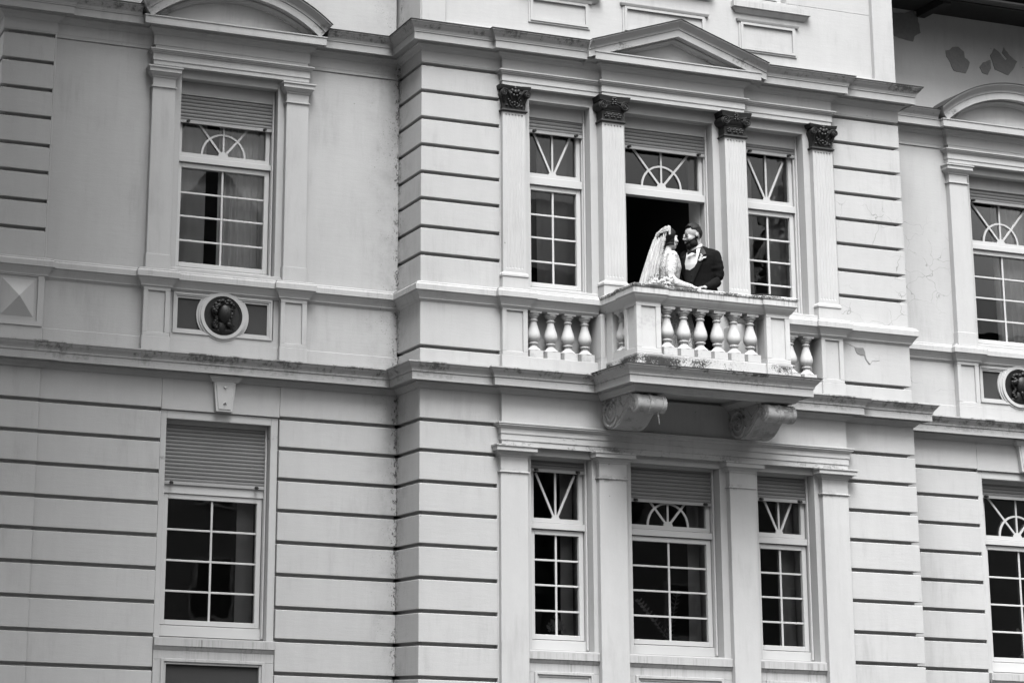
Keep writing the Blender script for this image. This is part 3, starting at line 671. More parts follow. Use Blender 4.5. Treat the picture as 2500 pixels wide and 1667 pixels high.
# attic storey of the bay
at = MB(); ya = -.56
at.box(.02, 5.78, ya, .6, 6.70, 7.575)
wall_rects(at, .02, 5.78, 7.575, 9.6, ya, -.2, [(1.25, 1.90, 7.575, 8.9), (2.42, 3.38, 7.575, 8.9), (3.90, 4.45, 7.575, 8.9)])
at.box(.02, .4, -.2, .6, 7.575, 9.6); at.box(5.4, 5.78, -.2, .6, 7.575, 9.6); at.box(.02, 5.78, -.2, .6, 8.9, 9.6)
for a, b_ in ((0.0, .27), (5.53, 5.80)): at.box(a, b_, ya-.055, ya+.05, 6.70, 9.6)
at.box(-.012, .1, ya-.04, -.28, 6.70, 9.6)
at.box(-.0, 5.8, ya-.056, ya+.03, 6.70, 6.80)
obj('attic_wall', at, M['wall'], villa, bevel=.004)
def attic_panel(x0, x1, z0, z1, sx0, sx1, sz):
    s = MB(); y = ya
    ring_frame(s, x0-.055, x1+.055, z0-.03, z1+.05, .022, y-.012, y+.02); ring_frame(s, x0-.033, x1+.033, z0-.01, z1+.028, .030, y-.022, y+.02)
    s.sweep([(x0-.055, y+.02), (x0-.055, y-.005), (x1+.055, y-.005), (x1+.055, y+.02)], [(-.02, z1+.028), (.02, z1+.03), (.028, z1+.05), (.03, z1+.058), (-.02, z1+.06)])
    s.sweep([(sx0, y+.02), (sx0, y-.005), (sx1, y-.005), (sx1, y+.02)], [(-.02, sz-.13), (.012, sz-.125), (.03, sz-.10), (.045, sz-.078), (.045, sz-.070), (.06, sz-.068), (.06, sz), (-.02, sz+.015)])
    obj('attic_apron', s, M['sill2'], villa)
M['sill2'] = plaster('attic_sill_stucco', .29, brush=False, drip=[(7.53, 7.25, .5)])
attic_panel(1.31, 1.93, 6.97, 7.20, 1.18, 2.05, 7.37); attic_panel(2.44, 3.36, 7.00, 7.245, 2.36, 3.44, 7.60); attic_panel(3.88, 4.50, 6.97, 7.255, 3.80, 4.66, 7.51)
for x0, x1 in ((1.25, 1.90), (3.90, 4.45), (2.42, 3.38)):
    f = MB(); ring_frame(f, x0, x1, 7.565, 8.9, .06, ya+.10, ya+.16); ring_frame(f, x0+.065, x1-.065, 7.63, 8.85, .05, ya+.09, ya+.15); f.box((x0+x1)/2-.02, (x0+x1)/2+.02, ya+.09, ya+.14, 7.65, 8.85)
    aw = obj('attic_window', f, M['frame'], villa, bevel=.003); g = MB(); g.box(x0+.11, x1-.11, ya+.125, ya+.13, 7.66, 8.82); obj('pane', g, M['glass'], aw)

# eaves over the right wing, with rafter feet and gutter
ev = MB(); ev.box(5.82, 12.2, -.50, .5, 7.99, 8.04); ev.box(5.80, 12.2, -.52, -.48, 7.93, 8.07)
for i in range(4): x = 6.6+i*1.55; ev.box(x, x+.11, -.48, .03, 7.90, 7.992)
e_ = obj('eaves', ev, M['wood'], villa, bevel=.004)
gt = MB(); rs = []
for x in (5.80, 12.2): rs.append([(x, -.58+.05*math.cos(a), 7.975+.05*math.sin(a)) for a in [math.pi+i*math.pi/8 for i in range(9)]]+[(x, -.58+.04*math.cos(a), 7.975+.04*math.sin(a)) for a in [2*math.pi-i*math.pi/8 for i in range(9)]])
gt.rings(rs); obj('gutter', gt, M['flash'], e_)
rf = MB(); rf.prism([(-.60, 8.04), (-.60, 8.09), (4.5, 10.9), (9.5, 8.12), (9.5, 8.07)], 5.80, 12.2, 'x'); rf.prism([(-.1, 9.55), (-.1, 9.62), (4.5, 11.5), (9.5, 9.62), (9.5, 9.55)], -4.6, 5.8, 'x'); obj('roof', rf, M['wood'], villa)

# flaked paint patches: thin irregular scars of bare mortar
def spall(pts, y, name='flaked_patch'):
    pts = pts[::-1]; out = []; rnd = random.Random(len(pts))
    for (a, b_), (c, d) in zip(pts, pts[1:]+pts[:1]):
        L = math.hypot(c-a, d-b_); k = max(1, int(L/.035))
        for i in range(k):
            t = i/k; j = 0 if i == 0 else .006; out.append((a+(c-a)*t+rnd.uniform(-j, j), b_+(d-b_)*t+rnd.uniform(-j, j)))
    mb = MB(); mb.prism(out, y-.004, y+.003); obj(name, mb, M['mortar'], villa)
yr = .059
spall([(6.216, 7.649), (6.40, 7.62), (6.555, 7.60), (6.58, 7.67), (6.665, 7.72), (6.64, 7.90), (6.58, 8.0), (6.45, 7.94), (6.30, 7.93), (6.2, 7.95)], yr)
spall([(7.003, 7.545), (7.06, 7.56), (7.10, 7.60), (7.185, 7.615), (7.26, 7.56), (7.265, 7.49), (7.332, 7.439), (7.30, 7.35), (7.264, 7.291), (7.19, 7.30), (7.102, 7.307), (7.06, 7.40), (7.01, 7.47)], yr)
spall([(7.469, 7.397), (7.52, 7.46), (7.625, 7.506), (7.63, 7.40), (7.578, 7.315), (7.50, 7.33)], yr)
spall([(7.629, 7.565), (7.66, 7.60), (7.69, 7.66), (7.76, 7.62), (7.80, 7.57), (7.84, 7.53), (7.87, 7.55), (7.80, 7.62), (7.83, 7.69), (7.90, 7.60), (8.009, 7.532), (7.94, 7.42), (7.870, 7.344), (7.78, 7.37), (7.683, 7.394), (7.66, 7.48)], yr)
spall([(5.099, 3.682), (5.15, 3.678), (5.208, 3.683), (5.229, 3.637), (5.246, 3.558), (5.290, 3.505), (5.270, 3.508), (5.232, 3.555), (5.216, 3.60), (5.17, 3.60), (5.127, 3.615), (5.110, 3.643)], P)
ck = MB()
for pts in ([(5.288, 3.508), (5.322, 3.548), (5.36, 3.545), (5.41, 3.560)], [(4.984, 3.715), (5.02, 3.712), (5.046, 3.701), (5.099, 3.682)], [(5.235, 3.56), (5.25, 3.53), (5.286, 3.506)]):
    ck.tube([(a, P-.0002, b_) for a, b_ in pts], .0022, 4)
obj('crack', ck, M['mortar'], villa)

# ------------------------------------------------------------ the balcony (one part, with its own sub-parts)
bs = MB()
bs.sweep([(1.998, -.60), (1.998, -1.42), (3.802, -1.42), (3.802, -.60)], MC)
bs.box(1.95, 3.85, -1.40, -.60, 2.935, 3.095)
balcony = obj('balcony', bs, M['slab'], villa)
fl2 = MB(); fl2.sweep([(1.998, -.86), (1.998, -1.42), (3.802, -1.42), (3.802, -.86)], [(-.02, 3.100), (.213, 3.0885), (.213, 3.095), (-.02, 3.108)]); obj('drip_flashing', fl2, M['flash'], balcony)
BR = lambda q=0: [(2.045+q, -.62), (2.045+q, -1.155), (2.02+q, -1.155), (2.02+q, -1.42), (2.295-q, -1.42), (2.295-q, -1.39), (3.51, -1.39), (3.51, -1.42), (3.785, -1.42), (3.785, -1.155), (3.76, -1.155), (3.76, -.62)]
bl = MB(); bl.sweep(BR(), [(-.16, 3.09), (.006, 3.09), (.010, 3.245), (-.16, 3.252)]); obj('plinth', bl, M['balc'], balcony, bevel=.004)
rl = MB(); rl.sweep(BR(), [(-.15, 3.76), (.0, 3.76), (.006, 3.772), (.018, 3.785), (.030, 3.80), (.044, 3.82), (.052, 3.838), (.062, 3.846), (.062, 3.905), (.070, 3.912), (.070, 3.935), (.05, 3.947), (-.07, 3.957), (-.19, 3.947), (-.21, 3.935), (-.21, 3.85), (-.17, 3.82)])
obj('handrail', rl, M['balc'], balcony, bevel=.003)
def corner_ped(x0, x1, y0, y1):
    mb = MB(); t = .016; z0, z1, c, d = 3.248, 3.765, 3.300, 3.728; m_ = .056
    mb.box(x0+t, x1-t, y0+t, y1-t, z0, z1)
    for a, b_ in ((z0, c), (d, z1)): mb.box(x0, x1, y0, y1, a, b_)
    for a, b_ in ((x0, x0+m_), (x1-m_, x1)):
        for e, f in ((y0, y0+m_), (y1-m_, y1)): mb.box(a, b_, e, f, c, d)
    return obj('pedestal', mb, M['balc'], balcony, bevel=.003)
corner_ped(2.02, 2.295, -1.42, -1.155); corner_ped(3.51, 3.785, -1.42, -1.155)
rp = MB(); rp.box(2.05, 2.29, -.845, -.715, 3.245, 3.765); rp.box(3.51, 3.755, -.845, -.715, 3.245, 3.765); obj('wall_respond', rp, M['balc'], balcony, bevel=.003)
def baluster_mesh():
    mb = MB(); z0, z1 = 3.25, 3.775
    mb.box(-.075, .075, -.075, .075, z0, 3.330); mb.box(-.066, .066, -.066, .066, 3.728, z1)
    pr = [(.001, 3.328), (.077, 3.328), (.079, 3.336), (.074, 3.344), (.064, 3.352), (.055, 3.358), (.048, 3.366), (.038, 3.378), (.034, 3.392), (.036, 3.400), (.046, 3.403), (.051, 3.410), (.050, 3.418), (.040, 3.424), (.038, 3.428),
          (.052, 3.440), (.063, 3.455), (.069, 3.474), (.0705, 3.492), (.068, 3.512), (.061, 3.540), (.051, 3.570), (.042, 3.600), (.036, 3.625), (.034, 3.640), (.036, 3.646), (.044, 3.649), (.046, 3.655), (.044, 3.661), (.036, 3.664), (.034, 3.672), (.035, 3.680), (.042, 3.682), (.045, 3.688), (.043, 3.694),
          (.046, 3.698), (.056, 3.704), (.063, 3.714), (.064, 3.724), (.060, 3.730), (.001, 3.730)]
    mb.lathe(0, 0, pr, 24); return mb
bm0 = baluster_mesh(); first = None
def place_baluster(x, y, parent):
    global first
    if first is None:
        first = obj('baluster', bm0, M['bal'], parent, smooth=True, auto=32); o = first
    else:
        o = first.copy(); COL.objects.link(o); o.parent = parent
        o.matrix_parent_inverse = Matrix()
    o.location = (x, y, 0); return o
for i in range(6): place_baluster(2.415+.1925*i, -1.315, balcony)
for x in (2.12, 3.685):
    for y in (-.945, -1.075): place_baluster(x, y, balcony)
nb = MB(); nb.box(1.178, 1.987, -.655, -.44, 3.09, 3.252); ledge = obj('balustrade', nb, M['trim'], villa, bevel=.003); nb = MB(); nb.box(3.812, 4.655, -.655, -.44, 3.09, 3.252); ledge2 = obj('balustrade', nb, M['trim'], villa, bevel=.003)
for i in range(4): place_baluster(1.283+.1955*i, -.575, ledge); place_baluster(4.517-.198*i, -.575, ledge2)
rt = MB(); rt.box(1.17, 1.99, -.64, -.46, 3.765, 3.92); obj('coping', rt, M['trim'], ledge); rt = MB(); rt.box(3.81, 4.66, -.64, -.46, 3.765, 3.92); obj('coping', rt, M['trim'], ledge2)
ws = MB(); 
for a, b_ in ((1.18, 1.99), (3.81, 4.655)): ws.box(a, b_, -.66, -.35, 3.92, 3.985)
ws.box(-2.52, -1.29, -.02, .16, 3.935, 3.99); ws.box(7.10, 8.33, -.02, .16, 3.935, 3.99); obj('window_sill', ws, M['string'], villa, bevel=.004)
# scroll brackets carrying the slab
def bracket(x0, x1):
    mb = MB(); fc, fr_ = (-1.372, 2.735), .088; rc, rr = (-.865, 2.700), .172
    pl = [(-.655, 2.85), (-1.30, 2.85)]
    for i in range(15): a = R(62+i*(300-62)/14); pl.append((fc[0]+fr_*math.cos(math.pi-a+math.pi) if False else fc[0]-fr_*math.cos(R(-62)+ (a-R(62))) if False else fc[0]+fr_*math.cos(a), fc[1]+fr_*math.sin(a)))
    pl += [(-1.300, 2.700), (-1.270, 2.712), (-1.235, 2.700), (-1.18, 2.662), (-1.12, 2.610), (-1.05, 2.562), (-.97, 2.535), (-.88, 2.528), (-.80, 2.542), (-.73, 2.58), (-.69, 2.63), (-.655, 2.66)]
    mb.prism(pl, x0, x1, 'x')
    # front roll with centre bead
    rs = [(x0-.012, fr_*.9), (x0-.006, fr_+.004), (x0+.035, fr_+.006), (x0+.040, fr_-.006), (x0+.125, fr_-.004), (x0+.132, fr_+.008), (x0+.165, fr_+.008), (x0+.172, fr_-.004), (x1-.042, fr_-.006), (x1-.036, fr_+.006), (x1+.006, fr_+.004), (x1+.012, fr_*.9)]
    mb.rings([[(x, fc[0]+r*math.cos(2*math.pi*j/24), fc[1]+r*math.sin(2*math.pi*j/24)) for j in range(24)] for x, r in rs])
    for xs in (x0-.002, x1+.002):
        spiral(mb, rc[0], xs, rc[1], rr-.016, .02, 2.4, .0185, flip=1, axis='x', start=R(200), n=60)
        spiral(mb, fc[0], xs-.010 if xs < x0 else xs+.010, fc[1], fr_-.014, .012, 1.8, .012, flip=-1, axis='x', start=R(60), n=40)
        mb.ell((xs, rc[0], rc[1]), (.012, .022, .022), 10); mb.ell((xs-.012 if xs < x0 else xs+.012, fc[0], fc[1]), (.012, .016, .016), 10)
        for off in (0, .028):
            mb.tube([(xs, -1.30+off, 2.80-off*.6), (xs, -1.25+off, 2.755-off*.3), (xs, -1.19+off, 2.695+off*.2), (xs, -1.12+off, 2.635+off*.6), (xs, -1.04+off, 2.58+off*.9)], .008, 6)
        mb.tube([(xs, -1.28, 2.835), (xs, -1.02, 2.845), (xs, -1.13, 2.72), (xs, -1.28, 2.835)], .006, 6)
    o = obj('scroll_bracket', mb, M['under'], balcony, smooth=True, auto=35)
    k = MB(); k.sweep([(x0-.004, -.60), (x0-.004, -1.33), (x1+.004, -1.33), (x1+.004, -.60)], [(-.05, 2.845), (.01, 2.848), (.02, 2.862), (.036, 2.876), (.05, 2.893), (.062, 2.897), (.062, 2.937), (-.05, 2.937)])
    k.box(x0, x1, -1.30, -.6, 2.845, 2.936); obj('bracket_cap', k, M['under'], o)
    return o
bracket(2.005, 2.315); bracket(3.485, 3.795)
tw = MB(); tw.tube([(2.245, -1.40, 2.66), (2.25, -1.405, 2.60), (2.262, -1.40, 2.53)], [.006, .008, .004], 5); tw.tube([(2.245, -1.40, 2.66), (2.21, -1.40, 2.63), (2.17, -1.40, 2.62)], .003, 4); obj('hanging_plaster_strip', tw, M['mortar'], balcony)

# dark rooms behind the windows
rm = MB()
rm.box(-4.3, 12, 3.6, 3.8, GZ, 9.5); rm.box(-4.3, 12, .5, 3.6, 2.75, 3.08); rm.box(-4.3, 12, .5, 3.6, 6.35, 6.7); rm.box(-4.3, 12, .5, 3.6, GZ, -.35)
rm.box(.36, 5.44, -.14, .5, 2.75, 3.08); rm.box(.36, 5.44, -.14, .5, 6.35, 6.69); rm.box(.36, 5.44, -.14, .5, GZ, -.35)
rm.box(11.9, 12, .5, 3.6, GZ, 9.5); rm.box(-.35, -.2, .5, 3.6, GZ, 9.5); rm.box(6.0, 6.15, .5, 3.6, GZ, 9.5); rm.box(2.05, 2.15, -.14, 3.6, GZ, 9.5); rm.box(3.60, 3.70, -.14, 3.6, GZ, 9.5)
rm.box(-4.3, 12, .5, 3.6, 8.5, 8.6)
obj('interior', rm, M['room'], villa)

# curtains hang on their own behind the panes
def curtain(x0, x1, y, z0, z1, label, grp='net curtains behind the panes', amp=.018, per=.075, mat='curtain'):
    mb = MB(); n = max(8, int((x1-x0)/.008)); rs = []
    ph = random.uniform(0, 6)
    for z in (z0, (z0+z1)/2, z1):
        a = [(x0+(x1-x0)*i/n, y+amp*math.sin(2*math.pi*i*(x1-x0)/n/per+ph)*(1+.4*math.sin(i*.13))+.006*math.sin(z*3+i*.2), z) for i in range(n+1)]
        rs.append(a+[(p[0], p[1]+.004, p[2]) for p in reversed(a)])
    mb.rings(rs); o = obj('curtain', mb, M[mat], None, smooth=True, auto=50)
    return tag(o, label, 'curtain', grp)
M['curtain2'] = simple('grey_drape', .42, .9, .1, .1, 5)
M['curtain3'] = simple('dark_drape', .25, .9, .1, .1, 5)
curtain(-2.43, -2.04, .36, 4.05, 5.85, 'grey curtain on the left behind the upper window of the left wing', mat='curtain2', per=.13, amp=.01)
curtain(-1.90, -1.38, .36, 4.05, 5.85, 'pale pleated net curtain on the right behind the upper window of the left wing', mat='curtain')
curtain(1.50, 1.95, -.22, 4.05, 5.85, 'grey curtain behind the narrow window left of the open balcony door', mat='curtain3', per=.16, amp=.008)
curtain(3.85, 4.13, -.22, 4.05, 5.85, 'grey curtain at the left behind the narrow window right of the balcony door', mat='curtain3', per=.16, amp=.008)
curtain(4.30, 4.54, -.22, 4.05, 5.85, 'grey curtain at the right behind the narrow window right of the balcony door', mat='curtain2', per=.13, amp=.008)
curtain(7.75, 8.24, .36, 4.05, 5.85, 'pale pleated net curtain behind the upper window of the right wing', mat='curtain')
for i, (x0, x1, y, lb) in enumerate(((-1.60, -1.42, .36, 'narrow strip of dark curtain in the lower window of the left wing'), (1.74, 1.88, -.22, 'dark drawn-back curtain in the ground floor window below the left balusters'),
        (3.22, 3.36, -.22, 'dark drawn-back curtain in the wide ground floor window under the balcony'), (4.30, 4.50, -.22, 'dark drawn-back curtain in the ground floor window right of the balcony bracket'))):
    curtain(x0, x1, y, .35, 2.2, lb, grp='drapes behind the ground floor panes', mat='curtain3', per=.3, amp=.004)

# ground, street
gr = MB(); gr.box(-200, 200, -200, 200, GZ-.3, GZ-.012); g_ = obj('ground', gr, simple('grey_gravel', .05, .95, .2, .2, 3, .3)); g_['kind'] = 'structure'
rd = MB(); rd.box(-200, 200, -26, -15.0, GZ-.05, GZ-.004); r_ = obj('road', rd, simple('asphalt', .035, .9, .3, .2, 8, .3)); r_['kind'] = 'structure'

# ------------------------------------------------------------ across the street (mirrored in the panes)
def house(name, label, x0, x1, y1, eave, ridge, gable_at=None, wallg=.16):
    cx = (x0+x1)/2; t = thing(name, label, 'house', (cx, y1-6, GZ), group='houses across the street')
    wm = simple(name+'_render_wall', wallg, .9, .2, .15, 2); mb = MB()
    mb.box(x0, x1, y1-12, y1, GZ, eave); obj('wall', mb, wm, t)
    r = MB(); r.prism([(y1+.5, eave-.05), (y1-6, ridge), (y1-12.5, eave-.05)], x0-.4, x1+.4, 'x')
    if gable_at is not None:
        g0, gw, gh = gable_at; r.prism([(g0-gw-.3, eave-.03), (g0, gh), (g0+gw+.3, eave-.03)], y1-6, y1+.45)
    ro = obj('roof', r, simple(name+'_roof_tiles', .045, .85, .2, .2, 5), t)
    c = MB(); c.box(x0+2, x0+3, y1-7, y1-6, ridge-1.2, ridge+1.1); obj('chimney', c, wm, ro)
    n = int((x1-x0)/3)
    for i in range(n):
        for k in range(4):
            xx = x0+(i+.5)*(x1-x0)/n; zz = GZ+1.2+k*3.2
            if zz+1.8 > eave: continue
            f = MB(); ring_frame(f, xx-.6, xx+.6, zz, zz+1.7, .1, y1, y1+.06); wi = obj('window', f, M['frame'], t)
            p = MB(); p.box(xx-.5, xx+.5, y1+.005, y1+.02, zz+.1, zz+1.6); obj('pane', p, M['dark'], wi)
    return t
house('town_house', 'tall gabled house across the street mirrored in the left wing panes', -22, 13.5, -35, 11.6, 13.4, (8.3, 3.4, 15.4))
house('town_house', 'lower house across the street between the two taller ones', 14.2, 24.5, -35, 13.0, 17.0, None, .13)
house('town_house', 'long dark house across the street mirrored in the right wing panes', 25.2, 52, -35, 12.6, 15.4, (28.5, 3.2, 15.6), .12)
def tree(x, y, h, r, label, seed, nl=5200, ls=1.0, crown=None):
    cx_, cy_, cz_, ch_ = crown or (x, y, GZ+h*(.68 if ls == 1 else .56), h*(.34 if ls == 1 else .43))
    rnd = random.Random(seed); t = thing('street_tree', label, 'tree', (x, y, GZ), group='trees across the street')
    tk_ = MB(); tk_.tube([(x, y, GZ), (x+.1, y, GZ+h*.3), ((x+cx_)/2, (y+cy_)/2, GZ+h*.6), (cx_, cy_, GZ+h*.9)], [.32, .26, .18, .06], 10)
    for i in range(12):
        a = rnd.uniform(0, 6.28); z = GZ+h*rnd.uniform(.35, .8); L = r*rnd.uniform(.5, .9)
        tk_.tube([(x, y, z), (x+L*.5*math.cos(a), y+L*.5*math.sin(a), z+L*.3), (x+L*math.cos(a), y+L*math.sin(a), z+L*.7)], [.10, .06, .02], 6)
    obj('trunk', tk_, simple('bark', .06, .9, .2, .3, 10), t)
    lf = MB()
    for i in range(nl):
        a = rnd.uniform(0, 6.28); u = rnd.uniform(-1, 1); q = rnd.random()**.4; s = math.sqrt(1-u*u)
        px, py, pz = cx_+r*q*s*math.cos(a), cy_+r*q*s*math.sin(a), cz_+ch_*q*u
        if mnoise.noise(Vector((px*.8, py*.8, pz*.8))) < -.12: continue
        d = Vector((rnd.uniform(-1, 1), rnd.uniform(-1, 1), rnd.uniform(-1, 1))).normalized(); e = d.orthogonal().normalized()*.16*ls; g = d*.24*ls; p = Vector((px, py, pz))
        lf.add([p-g, p+e, p+g, p-e], [(0, 1, 2, 3)])
    obj('crown', lf, simple('foliage', .05, .7, .3, .3, 4), t)
tree(25.6, -30, 19.5, 2.9, 'broad leafy tree across the street before the long house', 4)
tree(16.5, -31, 13.5, 2.6, 'smaller leafy tree across the street before the low house', 5)

tree(-9.0, -4.8, 18, 4.4, 'unseen tree added so its crown shades the left end of the villa', 7, 14000, 1.8, (-7.5, -5.1, 12.0, 5.4))  # out of view; put in only so the crown darkens the left wing
# ------------------------------------------------------------ people
def evaluated(o):
    dg = bpy.context.evaluated_depsgraph_get(); return bpy.data.meshes.new_from_object(o.evaluated_get(dg))
def solid(mb, voxel, smooth_it=3):
    me = bpy.data.meshes.new('tmp'); me.from_pydata(mb.v, [], mb.f)
    b = bmesh.new(); b.from_mesh(me); bmesh.ops.recalc_face_normals(b, faces=b.faces); b.to_mesh(me); b.free()
    o = bpy.data.objects.new('tmp', me); COL.objects.link(o)
    rm_ = o.modifiers.new('r', 'REMESH'); rm_.mode = 'VOXEL'; rm_.voxel_size = voxel
    if smooth_it: s_ = o.modifiers.new('s', 'SMOOTH'); s_.factor = .5; s_.iterations = smooth_it
    bpy.context.view_layer.update()
    out = evaluated(o); bpy.data.objects.remove(o); 
    for p in out.polygons: p.use_smooth = True
    return out
def meobj(name, me, mat, parent):
    me.materials.clear(); me.materials.append(mat); me.name = name
    o = bpy.data.objects.new(name, me); COL.objects.link(o); o.parent = parent; return o
def xf(mb, Mx): mb.v = [tuple(Mx @ Vector(v)) for v in mb.v]; return mb
def shell(me, pred, off, Mi, thick=.004):
    """shell over part of a mesh: hair or beard growing on the head"""
    b = bmesh.new(); b.from_mesh(me); b.normal_update()
    dele = [f for f in b.faces if not pred(Mi @ f.calc_center_median())]
    bmesh.ops.delete(b, geom=dele, context='FACES'); b.normal_update()
    ns = {v: v.normal.copy() for v in b.verts}
    for v in b.verts:
        o_ = off(Mi @ v.co) if callable(off) else off
        if any(e.is_boundary for e in v.link_edges): o_ = min(o_, .0015)
        v.co += ns[v]*o_
    out = bpy.data.meshes.new('shell'); b.to_mesh(out); b.free()
    for p in out.polygons: p.use_smooth = True
    return out
from mathutils.bvhtree import BVHTree
def bvh_of(me): return BVHTree.FromPolygons([v.co[:] for v in me.vertices], [p.vertices[:] for p in me.polygons])
def inside(pt, poly):
    x, z = pt; c = False; n = len(poly)
    for i in range(n):
        (x0, z0), (x1, z1) = poly[i], poly[(i+1) % n]
        if (z0 > z) != (z1 > z) and x < (x1-x0)*(z-z0)/(z1-z0)+x0: c = not c
    return c
def patch(poly, tree_, off=.004, step=.004):
    """cloth panel following the body surface underneath, outline given in the wearer's front view"""
    x0 = min(p[0] for p in poly); x1 = max(p[0] for p in poly); z0 = min(p[1] for p in poly); z1 = max(p[1] for p in poly)
    nx, nz = int((x1-x0)/step)+2, int((z1-z0)/step)+2; idx = {}; vs = []; fs = []
    def snap(x, z):
        best = None
        for (a, b_), (c, d) in zip(poly, poly[1:]+poly[:1]):
            L2 = (c-a)**2+(d-b_)**2; t = max(0, min(1, ((x-a)*(c-a)+(z-b_)*(d-b_))/L2)); q = (a+(c-a)*t, b_+(d-b_)*t); dd = math.hypot(q[0]-x, q[1]-z)
            if best is None or dd < best[0]: best = (dd, q)
        return best
    def get(i, k):
        if (i, k) in idx: return idx[i, k]
        x, z = x0+i*step, z0+k*step
        if not inside((x, z), poly):
            dd, q = snap(x, z)
            if dd > step*.75: return None
            x, z = q
        h = tree_.ray_cast(Vector((x, -1, z)), Vector((0, 1, 0)))
        if h[0] is None: return None
        vs.append((x, h[0].y-off, z)); idx[i, k] = len(vs)-1; return idx[i, k]
    for i in range(nx):
        for k in range(nz):
            q = [get(i, k), get(i+1, k), get(i+1, k+1), get(i, k+1)]
            if None not in q: fs.append(tuple(q))
    me = bpy.data.meshes.new('patch'); me.from_pydata(vs, [], fs)
    for p in me.polygons: p.use_smooth = True
    return me
def head_mb(fem=False):
    mb = MB(); e = mb.ell; k = 16
    e((0, .018, .045), (.074, .096, .086), 24); e((0, -.022, -.012), (.060, .070, .086), 24)
    e((0, -.052, -.085), (.034 if not fem else .026, .036, .027), k)
    for s in (-1, 1):
        e((s*.040, -.018, -.066), (.024 if not fem else .018, .046, .034), k); e((s*.040, -.060, -.018), (.024, .026, .028), k)
        e((s*.028, -.083, .036), (.024, .012, .009), k); e((s*.031, -.074, .014), (.018, .013, .012), k)
        (not fem) and e((s*.078, .012, .002), (.010, .018, .031), k, Matrix.Rotation(R(-12), 3, 'X') @ Matrix.Rotation(R(s*18), 3, 'Z')); e((s*.011, -.100, -.020), (.009, .010, .008), 10)
    q_ = 0 if not fem else .005; mb.tube([(0, -.080, .040), (0, -.093, .022), (0, -.106+q_, .004), (0, -.116+q_, -.012), (0, -.106, -.024)], [.010, .0105, .0110, .0120, .009], 10)
    e((0, -.092, -.046), (.023, .013, .007), k); e((0, -.090, -.057), (.019, .012, .008), k); e((0, -.080, -.050), (.030, .016, .022), k)
    return mb
def hand(mb, wrist, knuckle, curl, side, sc_=1.0, up=(0, 0, 1)):
    """palm from wrist towards knuckle, four unequal fingers bending by curl at three joints, thumb leaving the side of the palm"""
    w_, k_ = Vector(wrist), Vector(knuckle); d = (k_-w_).normalized(); u = Vector(up); s = d.cross(u).normalized()*side; u = s.cross(d).normalized()*side
    if u.z < 0: u = -u
    L = (k_-w_).length
    rs = []
    for t, wd, th in ((0, .026, .020), (.35, .034, .017), (.8, .040, .014), (1.0, .038, .012)):
        c = w_+d*L*t; rs.append([tuple(c+s*wd*sc_*math.cos(a)+u*th*sc_*math.sin(a)) for a in [2*math.pi*j/12 for j in range(12)]])
    mb.rings(rs)
    for i, (off, ln) in enumerate(((-.029, .068), (-.010, .078), (.010, .073), (.028, .058))):
        p = k_+s*off*sc_-d*.006; dirv = (d+s*off*2.2).normalized(); pts = [p]; a = 0
        for seg, f in enumerate((.45, .32, .23)):
            a += curl*(.55 if seg == 0 else 1.0); dv = dirv*math.cos(a)-u*math.sin(a); pts.append(pts[-1]+dv*ln*f*sc_)
        mb.tube(pts, [.0092*sc_, .0088*sc_, .0078*sc_, .0062*sc_], 8)
    p = w_+d*L*.25-s*.026*sc_; mb.tube([p, p+(d*.5-s*.75).normalized()*.032*sc_-u*.004, p+(d*.9-s*.5).normalized()*.062*sc_-u*.012], [.012*sc_, .0105*sc_, .008*sc_], 8)
def limb(mb, pts, rs_, k=14): mb.tube(pts, rs_, k); [mb.ell(p, (r, r, r), 12) for p, r in zip(pts, rs_)]
def loft(mb, secs, yaw, k=28):
    """secs (x,y,z,rx,ry) elliptical sections turned by yaw"""
    rs = []
    for x, y, z, a_, b_ in secs:
        rs.append([(x+a_*math.cos(t)*math.cos(yaw)-b_*math.sin(t)*math.sin(yaw), y+a_*math.cos(t)*math.sin(yaw)+b_*math.sin(t)*math.cos(yaw), z) for t in [2*math.pi*j/k for j in range(k)]])
    mb.rings(rs)
PO = (2.75, -1.0, 3.05); PR = -math.pi/6
M['skin'] = simple('skin', .20, .6, .25, .04, 20); M['skin2'] = simple('pale_skin', .33, .6, .25, .03, 20)
M['suit'] = simple('black_wool', .006, .95, .02, .3, 60, .2); M['satin'] = simple('black_satin', .007, .55, .12, .2, 30); M['vest'] = simple('dark_waistcoat', .014, .9, .04, .2, 40, .1)
M['shirt'] = simple('white_shirt', .37, .7, .3, .04, 30); M['hair'] = simple('black_hair', .006, .55, .12, .4, 50, .4); M['beard'] = simple('black_beard', .009, .9, .1, .4, 120, .8)
M['petal'] = simple('white_petal', .38, .7, .3, .06, 40); M['leaf'] = simple('grey_green_leaf', .16, .6, .4, .3, 30)
def lace():
    mt, n, b = newmat('white_lace'); b.inputs['Roughness'].default_value = .85
    vo = n.nodes.new('ShaderNodeTexVoronoi'); vo.feature = 'DISTANCE_TO_EDGE'; vo.inputs['Scale'].default_value = 26; n.links.new(coords(n), vo.inputs[0])
    e = mth(n, 'SUBTRACT', 1.0, smooth(n, vo.outputs['Distance'], .06, .16)); t = noi(n, 45, 4, .7, dist=1.5); p = smooth(n, t, .42, .58)
    v = mth(n, 'ADD', .15, mth(n, 'MULTIPLY', mth(n, 'MAXIMUM', e, p), .19)); grey(n, v, b); bump(n, b, mth(n, 'ADD', e, p), .5, .004); return mt
M['lace'] = lace()
